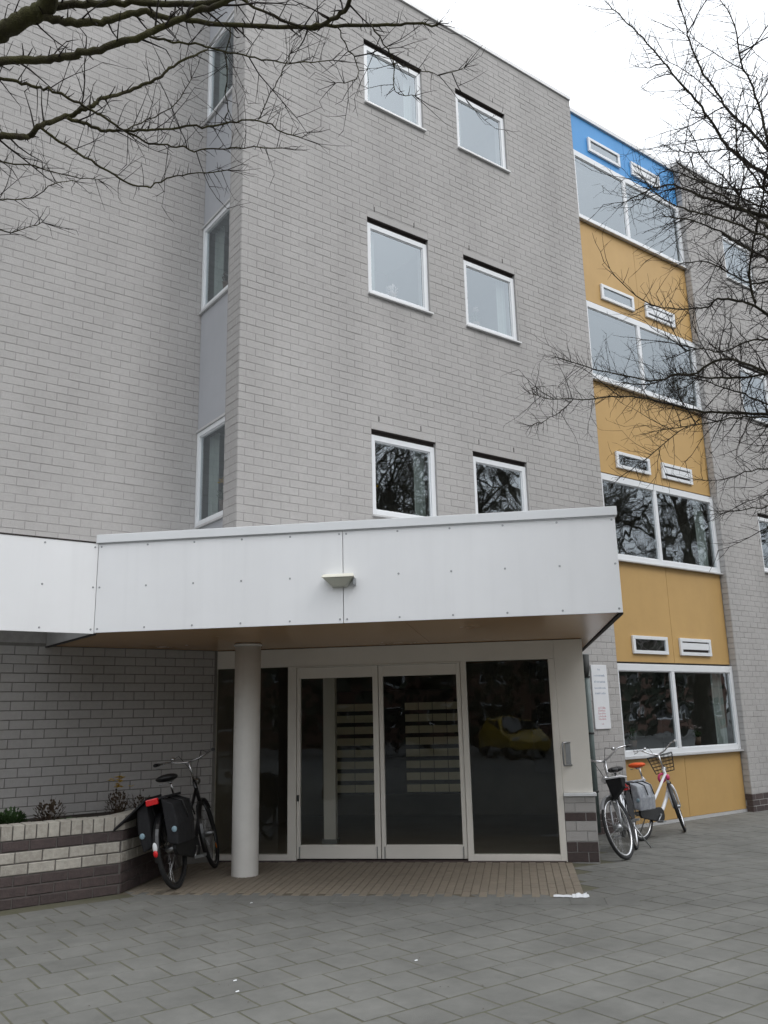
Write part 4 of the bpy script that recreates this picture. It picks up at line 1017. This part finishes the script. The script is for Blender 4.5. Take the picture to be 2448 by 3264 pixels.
RIGHT_LIMBS=[
(1,0.0172,0.0035,[(5.528,2.666,5.346),(5.475,2.781,5.51),(5.375,2.846,5.629),(5.339,2.885,5.745),(5.269,2.909,5.879),(5.161,2.942,6.011),(5.041,2.98,6.123),(4.945,3.026,6.281),(4.842,3.109,6.5),(4.705,3.175,6.654),(4.601,3.224,6.781)]),
(1,0.0129,0.0034,[(5.3,2.53,5.378),(5.253,2.604,5.556),(5.175,2.694,5.723),(5.09,2.727,5.877),(4.991,2.778,6.081),(4.887,2.772,6.243),(4.84,2.762,6.405),(4.79,2.77,6.542)]),
(1,0.0122,0.0031,[(4.964,2.36,5.211),(4.961,2.377,5.394),(4.884,2.366,5.572),(4.732,2.349,5.684),(4.686,2.338,5.948),(4.592,2.357,6.098)]),
(0,0.0066,0.0027,[(5.325,2.814,5.575),(5.225,2.911,5.571),(5.198,3.098,5.665),(5.107,3.124,5.667),(5.119,3.223,5.77)]),
(1,0.0175,0.004,[(5.345,2.618,4.923),(5.2,2.784,5.03),(5.14,2.925,5.155),(5.135,3.048,5.278),(5.093,3.144,5.37),(5.064,3.309,5.426),(5.04,3.522,5.427)]),
(1,0.0096,0.0038,[(5.175,2.576,4.51),(5.135,2.69,4.65),(5.147,2.876,4.871),(5.012,3.004,4.981),(5.037,3.214,5.126)]),
(0,0.0114,0.0051,[(5.54,2.894,4.431),(5.509,2.89,4.655),(5.424,2.762,4.91),(5.387,2.675,5.058),(5.3,2.573,5.201)]),
(1,0.014,0.004,[(5.671,2.879,4.373),(5.586,2.92,4.439),(5.584,3.041,4.535),(5.51,3.156,4.573),(5.566,3.277,4.574),(5.531,3.379,4.599),(5.442,3.517,4.633),(5.361,3.67,4.709)]),
(1,0.0134,0.0039,[(5.462,2.829,3.858),(5.358,3.02,4.003),(5.372,3.194,4.041),(5.367,3.311,4.005),(5.352,3.478,4.048),(5.322,3.583,4.032),(5.214,3.718,4.072),(5.061,3.973,4.191),(4.909,4.211,4.346)]),
(1,0.0116,0.004,[(5.838,3.024,4.011),(5.73,3.198,4.012),(5.698,3.454,4.093),(5.629,3.604,4.148),(5.462,3.814,4.108),(5.406,4.007,4.175)]),
(1,0.0093,0.0039,[(6.048,3.165,3.852),(5.979,3.265,3.942),(5.822,3.352,3.993),(5.692,3.453,4.063),(5.566,3.594,4.148)]),
(1,0.0138,0.0026,[(5.775,3.032,3.681),(5.596,3.205,3.708),(5.508,3.378,3.756),(5.445,3.567,3.848),(5.352,3.744,3.941),(5.207,3.897,3.983),(5.088,4.076,3.988),(4.938,4.335,4.045),(4.823,4.457,4.103)]),
(0,0.0052,0.0023,[(5.017,4.175,4.007),(5.029,4.323,3.956),(4.911,4.389,3.878),(4.843,4.498,3.844)]),
(1,0.0086,0.0025,[(5.684,2.988,3.625),(5.567,3.153,3.648),(5.527,3.342,3.661),(5.418,3.45,3.647),(5.363,3.703,3.668)]),
(0,0.005,0.0025,[(5.39,3.45,3.642),(5.246,3.722,3.439),(5.162,3.905,3.327)]),
(1,0.0063,0.0025,[(5.796,3.099,3.279),(5.743,3.238,3.284),(5.704,3.39,3.262),(5.606,3.508,3.271)]),
(1,0.0063,0.0025,[(5.806,3.14,3.015),(5.761,3.284,3.018),(5.682,3.463,3.024)]),
(1,0.0097,0.0032,[(5.121,2.487,4.937),(5.115,2.567,5.125),(5.05,2.618,5.324),(5.002,2.574,5.523),(5.033,2.533,5.71)]),
(1,0.0106,0.0038,[(5.097,2.517,4.616),(4.999,2.64,4.738),(4.979,2.795,4.884),(4.943,2.953,5.004),(4.849,3.08,5.112),(4.736,3.185,5.33)]),
(1,0.0084,0.0031,[(5.367,2.747,4.058),(5.339,2.885,4.081),(5.377,3.1,4.1),(5.3,3.247,4.161),(5.309,3.466,4.17)]),
(1,0.012,0.0039,[(5.104,2.508,4.708),(5.153,2.625,4.857),(5.106,2.738,5.022),(5.052,2.856,5.166),(4.991,2.975,5.311),(4.945,3.088,5.409)]),
(1,0.0097,0.0032,[(5.119,2.477,5.002),(5.109,2.598,5.043),(5.116,2.777,5.146),(5.028,2.904,5.259),(4.964,3.02,5.429)]),
(1,0.009,0.0034,[(5.437,2.653,5.05),(5.452,2.807,5.19),(5.295,2.886,5.381),(5.273,3.0,5.597),(5.163,3.01,5.77)]),
(1,0.009,0.0033,[(5.655,2.837,4.613),(5.6,2.967,4.654),(5.547,3.094,4.799),(5.434,3.194,4.888),(5.41,3.363,4.935)])]

def smooth(pts, rad0, rad1, sub=4, jit=.004):
    P = [Vector(p) for p in pts]; out = []; n = len(P)
    for k in range(n-1):
        p0 = P[max(k-1, 0)]; p1 = P[k]; p2 = P[k+1]; p3 = P[min(k+2, n-1)]
        for q in range(sub):
            t = q/sub
            out.append(.5*((2*p1)+(p2-p0)*t+(2*p0-5*p1+4*p2-p3)*t*t+(3*p1-p0-3*p2+p3)*t*t*t)+Vector((random.gauss(0, jit), random.gauss(0, jit), random.gauss(0, jit))))
    out.append(P[-1]); m = len(out)
    return out, [rad0+(rad1-rad0)*(i_/(m-1))**.9 for i_ in range(m)]
def rvec():
    while True:
        v = Vector((random.uniform(-1, 1), random.uniform(-1, 1), random.uniform(-1, 1)))
        if .1 < v.length < 1: return v.normalized()
def twig(mb, p, d, l, r, lev, updir, kink=.35, fan=.8):
    n = max(2, int(l/.07)); pts = [p]; dd = d.copy()
    for k in range(n):
        dd = (dd+rvec()*kink*.5+updir*.08).normalized(); pts.append(pts[-1]+dd*(l/n))
    mb.tube(pts, [r*(1-.65*k/n) for k in range(n+1)], 3 if r < .004 else 4, False)
    if lev > 0:
        for k in range(1, n+1):
            if random.random() < fan:
                s_ = (dd+rvec()*.9+updir*.2).normalized(); twig(mb, pts[k], s_, l*random.uniform(.18, .5), max(r*.6, .0013), lev-1, updir, kink, fan*.7)
def bare_tree(name, label, trunk, limbs, tw, barkkey, dens, lens, seedn, away):
    random.seed(seedn)
    e = empty(name, (trunk[0][0][0], trunk[0][0][1], 0), label, 'tree', 'bare trees in front of the building')
    tp, trd = trunk
    P, rr = smooth(tp, 1, 1, 5, .01)
    n = len(P); rr = [trd[0]+(trd[1]-trd[0])*(i_/(n-1)) for i_ in range(n)]
    P_t = P; m = MB(); m.tube(P, rr, 14); m.build('trunk', M[barkkey], e)
    tb = MB()
    for tr, r0, r1, pts in limbs:
        pts = [Vector(p) for p in pts]
        r0 *= .8
        P, rr = smooth(pts, r0, r1)
        if tr:
            s0 = pts[0]; d = (pts[1]-pts[0]).normalized()
            hz_ = Vector((s0.x-tp[0][0], s0.y-tp[0][1], 0)).length
            zt = max(min(s0.z-hz_*.35, tp[-1][2]-.15), 1.9)
            # trunk axis at that height
            k = min(range(len(tp)-1), key=lambda q: abs((tp[q][2]+tp[q+1][2])/2-zt)); a_, b_ = Vector(tp[k]), Vector(tp[k+1])
            t_ = min(max((zt-a_.z)/max(b_.z-a_.z, .01), 0), 1); c = a_.lerp(b_, t_)
            mid = c.lerp(s0, .55)-d*.05+Vector((0, 0, .05))
            P0, _ = smooth([c, mid, s0-d*.03], 1, 1, 5, .006)
            R0 = [r0*1.5+(r0*1.03-r0*1.5)*q/(len(P0)-1) for q in range(len(P0))]
            P = P0[:-1]+P; rr = R0[:-1]+rr
        m = MB(); m.tube(P, [r*random.uniform(.93, 1.08) for r in rr], 9 if r0 > .012 else 6); m.build('branch', M[barkkey], e)
        for k in range(2, len(P)):
            seg = P[k]-P[k-1]; d = seg.normalized(); cnt = seg.length*dens*(1.6 if rr[k] < .008 else 1)
            while random.random() < cnt:
                cnt -= 1
                side = rvec(); side = (side-d*side.dot(d)).normalized()
                x = random.random()
                l = random.uniform(*lens[0]) if x < .62 else (random.uniform(*lens[1]) if x < .95 else random.uniform(*lens[2]))
                dr = (d*random.uniform(.1, .8)+side*.9+Vector((0, 0, tw[0]))).normalized()
                q = P[k-1].lerp(P[k], random.random())
                twig(tb, q, dr, l, min(max(.0022, rr[k]*.45, l*.0085), .005), 0 if l < .09 else (1 if l < .25 else 2), Vector((0, 0, tw[1])), fan=tw[2])
        # tip spray
        dt = (P[-1]-P[-3]).normalized()
        for q in range(4): twig(tb, P[-1], (dt+rvec()*.7).normalized(), random.uniform(.06, .2), .0022, 1, Vector((0, 0, tw[1])), fan=tw[2])
    # the rest of the crown, on the far side of the trunk
    aw = Vector(away).normalized(); sidev = Vector((-aw.y, aw.x, 0)); top = Vector(tp[-1])
    for k in range(9):
        zf_ = .55+.45*k/8; q = P_t[int(zf_*(len(P_t)-1))]
        d = (aw*random.uniform(.5, 1)+sidev*random.uniform(-.8, .8)+Vector((0, 0, random.uniform(.3, .9)))).normalized()
        bm_ = MB(); pts = [q]; dd = d.copy(); ln_ = random.uniform(1.2, 2.2)
        for s_ in range(7):
            dd = (dd+rvec()*.25+aw*.05).normalized(); pts.append(pts[-1]+dd*ln_/7)
        rr = [.035*(1-.85*s_/7) for s_ in range(8)]
        bm_.tube(pts, rr, 7); bm_.build('branch', M[barkkey], e)
        for s_ in range(1, 8):
            for w_ in range(4):
                twig(tb, pts[s_], (dd*.4+rvec()*.8+aw*.3).normalized(), random.uniform(.25, .8), .005, 2, Vector((0, 0, .1)), fan=.8)
    tb.build('twigs', M['twig'], e, fixn=False, kind='stuff')
    return e
bare_tree('plane_tree', 'bare mossy-limbed tree reaching in from the upper left', ([(-.85, 4.55, -.05), (-.83, 4.52, 1.2), (-.78, 4.5, 2.6), (-.72, 4.42, 3.8), (-.6, 4.3, 4.9), (-.5, 4.3, 5.8), (-.6, 4.35, 7.2)], (.19, .03)),
          LEFT_LIMBS, (.25, .5, .75), 'moss', 27, ((.025, .075), (.08, .22), (.22, .42)), 21, (-1, .15, 0))
bare_tree('bushy_tree', 'bare finely twigged tree reaching in from the right edge', ([(7.75, 2.95, -.1), (7.72, 2.95, 1.0), (7.6, 3.0, 2.2), (7.55, 3.0, 3.6), (7.6, 3.0, 5.0), (7.75, 2.95, 6.4), (8.0, 2.9, 7.6)], (.16, .02)),
          RIGHT_LIMBS, (.12, .15, .95), 'bark', 52, ((.05, .14), (.12, .32), (.3, .65)), 33, (1, -.6, 0))

# ------------------------------------------------------------------ across the street, seen only as reflections in the glass
def grow(mb, p, d, l, r, lev):
    n = 4; pts = [p]; dd = d.copy()
    for k in range(n):
        dd = (dd+rvec()*.22+Vector((0, 0, .06))).normalized(); pts.append(pts[-1]+dd*l/n)
    mb.tube(pts, [r*(1-.4*k/n) for k in range(n+1)], 7 if lev > 2 else 3, False)
    if lev > 0:
        for k in range(4 if lev > 1 else 5):
            b = pts[random.randint(1 if lev < 4 else 3, n)]; s_ = (dd*.7+rvec()*.85+Vector((0, 0, .15))).normalized()
            grow(mb, b, s_, l*random.uniform(.5, .78), r*.5, lev-1)
street = [((14.5, -4), 'bare street tree behind the camera, mirrored in the lowest brick-front windows'), ((24, -5), 'bare street tree behind the camera, mirrored in the first-floor ochre strip window'),
          ((32, -4), 'bare street tree mirrored at the right of the first-floor strip window'), ((40, -9), 'bare street tree mirrored far right in the strip windows'),
          ((6, -11), 'bare street tree straight behind the camera'), ((19, -9), 'bare street tree in the back row of the mirrored trees')]
meshes = []
for v_ in range(2):
    random.seed(50+v_); tm = MB(); tm.tube([(0, 0, -.1), (.03, 0, 1.5), (0, .05, 3.2)], [.24, .19, .16], 10); cm = MB()
    for k in range(6): 
        a = k*1.05+random.random(); grow(cm, Vector((0, .03, 2.6+.12*k)), Vector((math.cos(a)*.75, math.sin(a)*.75, .8)).normalized(), 2.7, .085, 4)
    grow(cm, Vector((0, .05, 3.1)), Vector((0, 0, 1)), 3.2, .13, 4)
    meshes.append((tm.mesh('trunk', M['bark'], False), cm.mesh('branches', M['bark'], False)))
for k, ((x, y), lab) in enumerate(street):
    e = empty('street_tree', (x, y, 0), lab, 'tree', 'street trees behind the camera')
    e.rotation_euler = (0, 0, k*1.3); e.scale = (1.45+.15*(k % 3),)*3
    for nm, me in zip(('trunk', 'branches'), meshes[k % 2]):
        o = D.objects.new(nm, me); COL.objects.link(o); o.parent = e
        if nm == 'branches': o['kind'] = 'stuff'
def car(name, loc, rz, key, label, hgt, ln, van=False):
    e = empty(name, loc, label, 'car', 'cars parked across the street'); W = Matrix.Translation(loc) @ Matrix.Rotation(rz, 4, 'Z'); e.matrix_basis = W
    h = hgt; L2 = ln/2; wd = .84
    prof = [(-L2, .32), (-L2, .78), (-L2+.12, .95), (-L2+.35, h-.10), (-L2+.6, h), (.35 if not van else .9, h), (1.0 if not van else 1.35, .98), (L2-.15, .80), (L2, .62), (L2, .3)]
    def sect(y, inset):
        return [Vector((x, y*(1-inset*max(0, (z-.9))/.6), z)) for x, z in prof]
    m = MB(); n = len(prof); A = sect(-wd, .22); B = sect(wd, .22); m.v = [tuple(p) for p in A+B]
    m.face(tuple(range(n))); m.face(tuple(reversed(range(n, 2*n))))
    for q in range(n): m.face((q, n+q, n+(q+1) % n, (q+1) % n))
    m.xf(W); m.build('body', M[key], e, bevel=.05)
    for s_ in (-1, 1):
        for x0, x1, x2, x3 in ((-L2+.55, -.15, -.15, -L2+.68), (-.05, .85, .3, -.05)):
            m = MB(); f_ = lambda z: s_*(wd*(1-.22*(z-.9)/.6)+.006)
            m.quad((x0, f_(.98), .98), (x1, f_(.98), .98), (x2, f_(h-.1), h-.1), (x3, f_(h-.1), h-.1)); m.xf(W); m.build('window', CARGLASS, e, fixn=False)
        for x in (-L2+.75, L2-.75):
            m = MB(); m.ring((x, s_*.76, .31), (0, 1, 0), .22, .09, 26, 8); m.xf(W); wo = m.build('wheel', M['rubber'], e)
            m = MB(); m.tube([(x, s_*.78-.03, .31), (x, s_*.78+.03, .31)], .19, 18); m.xf(W); m.build('rim', M['steel'], wo)
    for y in (-.6, .6):
        m = MB(); m.box(WORLD, L2-.03, L2+.008, .6, .74, y-.14, y+.14); m.xf(W); m.build('headlight', M['lens'], e, bevel=.02)
    for x0, x1, z0_, z1_ in ((.42, .98, h-.04, 1.02),):
        m = MB(); m.quad((x0+.02, -.62, z0_), (x1+.06, -.72, z1_), (x1+.06, .72, z1_), (x0+.02, .62, z0_)); m.xf(Matrix.Translation(W.to_quaternion() @ Vector((.02, 0, .02))) @ W); m.build('windscreen', CARGLASS, e, fixn=False)
car('parked_car', (-10.2, -10.0, 0), R(25), 'caryellow', 'small yellow car mirrored in the right entrance pane', 1.42, 3.7)
car('parked_van', (-16.5, 2.2, 0), R(-60), 'carwhite', 'white van parked far across the street behind the camera', 1.62, 4.4, True)
# dense planting along the far side of the street
random.seed(77)
belt = MB(); path = [(-26, 14), (-21, -2), (-14, -13), (0, -19), (22, -19), (52, -17)]
for (x0, y0), (x1, y1) in zip(path, path[1:]):
    ln_ = math.hypot(x1-x0, y1-y0)
    for q in range(int(ln_*130)):
        t = random.random(); h = 8.5+2*math.sin(x0+t*9)+1.2*math.sin(3*x0+t*31)
        c = Vector((x0+(x1-x0)*t+random.gauss(0, 1.1), y0+(y1-y0)*t+random.gauss(0, 1.1), h*random.random()**.8))
        a_ = rvec(); b_ = a_.orthogonal().normalized(); c2 = a_.cross(b_); s_ = random.uniform(.16, .42)
        belt.quad(c+b_*s_, c+c2*s_*.6, c-b_*s_, c-c2*s_*.6)
bo = belt.build('tree_belt', M['hedge'], fixn=False); tag(bo, 'dense dark belt of trees and shrubs across the street behind the camera', 'trees', kind='stuff')
for k, (x, y, rz) in enumerate(((10, -32, 0), (34, -32, 0), (58, -30, 0), (-30, -26, R(-45)), (-34, -4, R(-60)))):
    e = empty('terraced_house', (x, y, 0), ('brick terraced house across the street behind the camera', 'second brick terraced house across the street', 'third brick terraced house across the street', 'brick terraced house mirrored in the entrance doors', 'brick terraced house mirrored at the far left of the entrance')[k], 'house', 'houses across the street')
    W = Matrix.Translation((x, y, 0)) @ Matrix.Rotation(rz, 4, 'Z'); e.matrix_basis = W
    m = wbox(-11, 11, -4, 4, -.2, 5.6); m.xf(W); m.build('wall', M['terrace_brick'], e)
    m = MB(); m.v = [(-11.3, -4.4, 5.6), (11.3, -4.4, 5.6), (11.3, 4.4, 5.6), (-11.3, 4.4, 5.6), (-11.3, 0, 8.8), (11.3, 0, 8.8)]
    for f_ in ((0, 1, 5, 4), (2, 3, 4, 5), (0, 4, 3), (1, 2, 5), (0, 3, 2, 1)): m.face(f_)
    m.xf(W); m.build('roof', M['rooftile'], e)
    for q in range(6):
        for z in (.9, 3.5):
            xx = -9.5+q*3.4; m = wbox(xx, xx+1.7, 4.0, 4.04, z, z+1.4); m.xf(W); wo = m.build('window', M['whiteframe'], e)
            m = wbox(xx+.1, xx+1.6, 4.041, 4.05, z+.1, z+1.3); m.xf(W); m.build('pane', CARGLASS, wo)
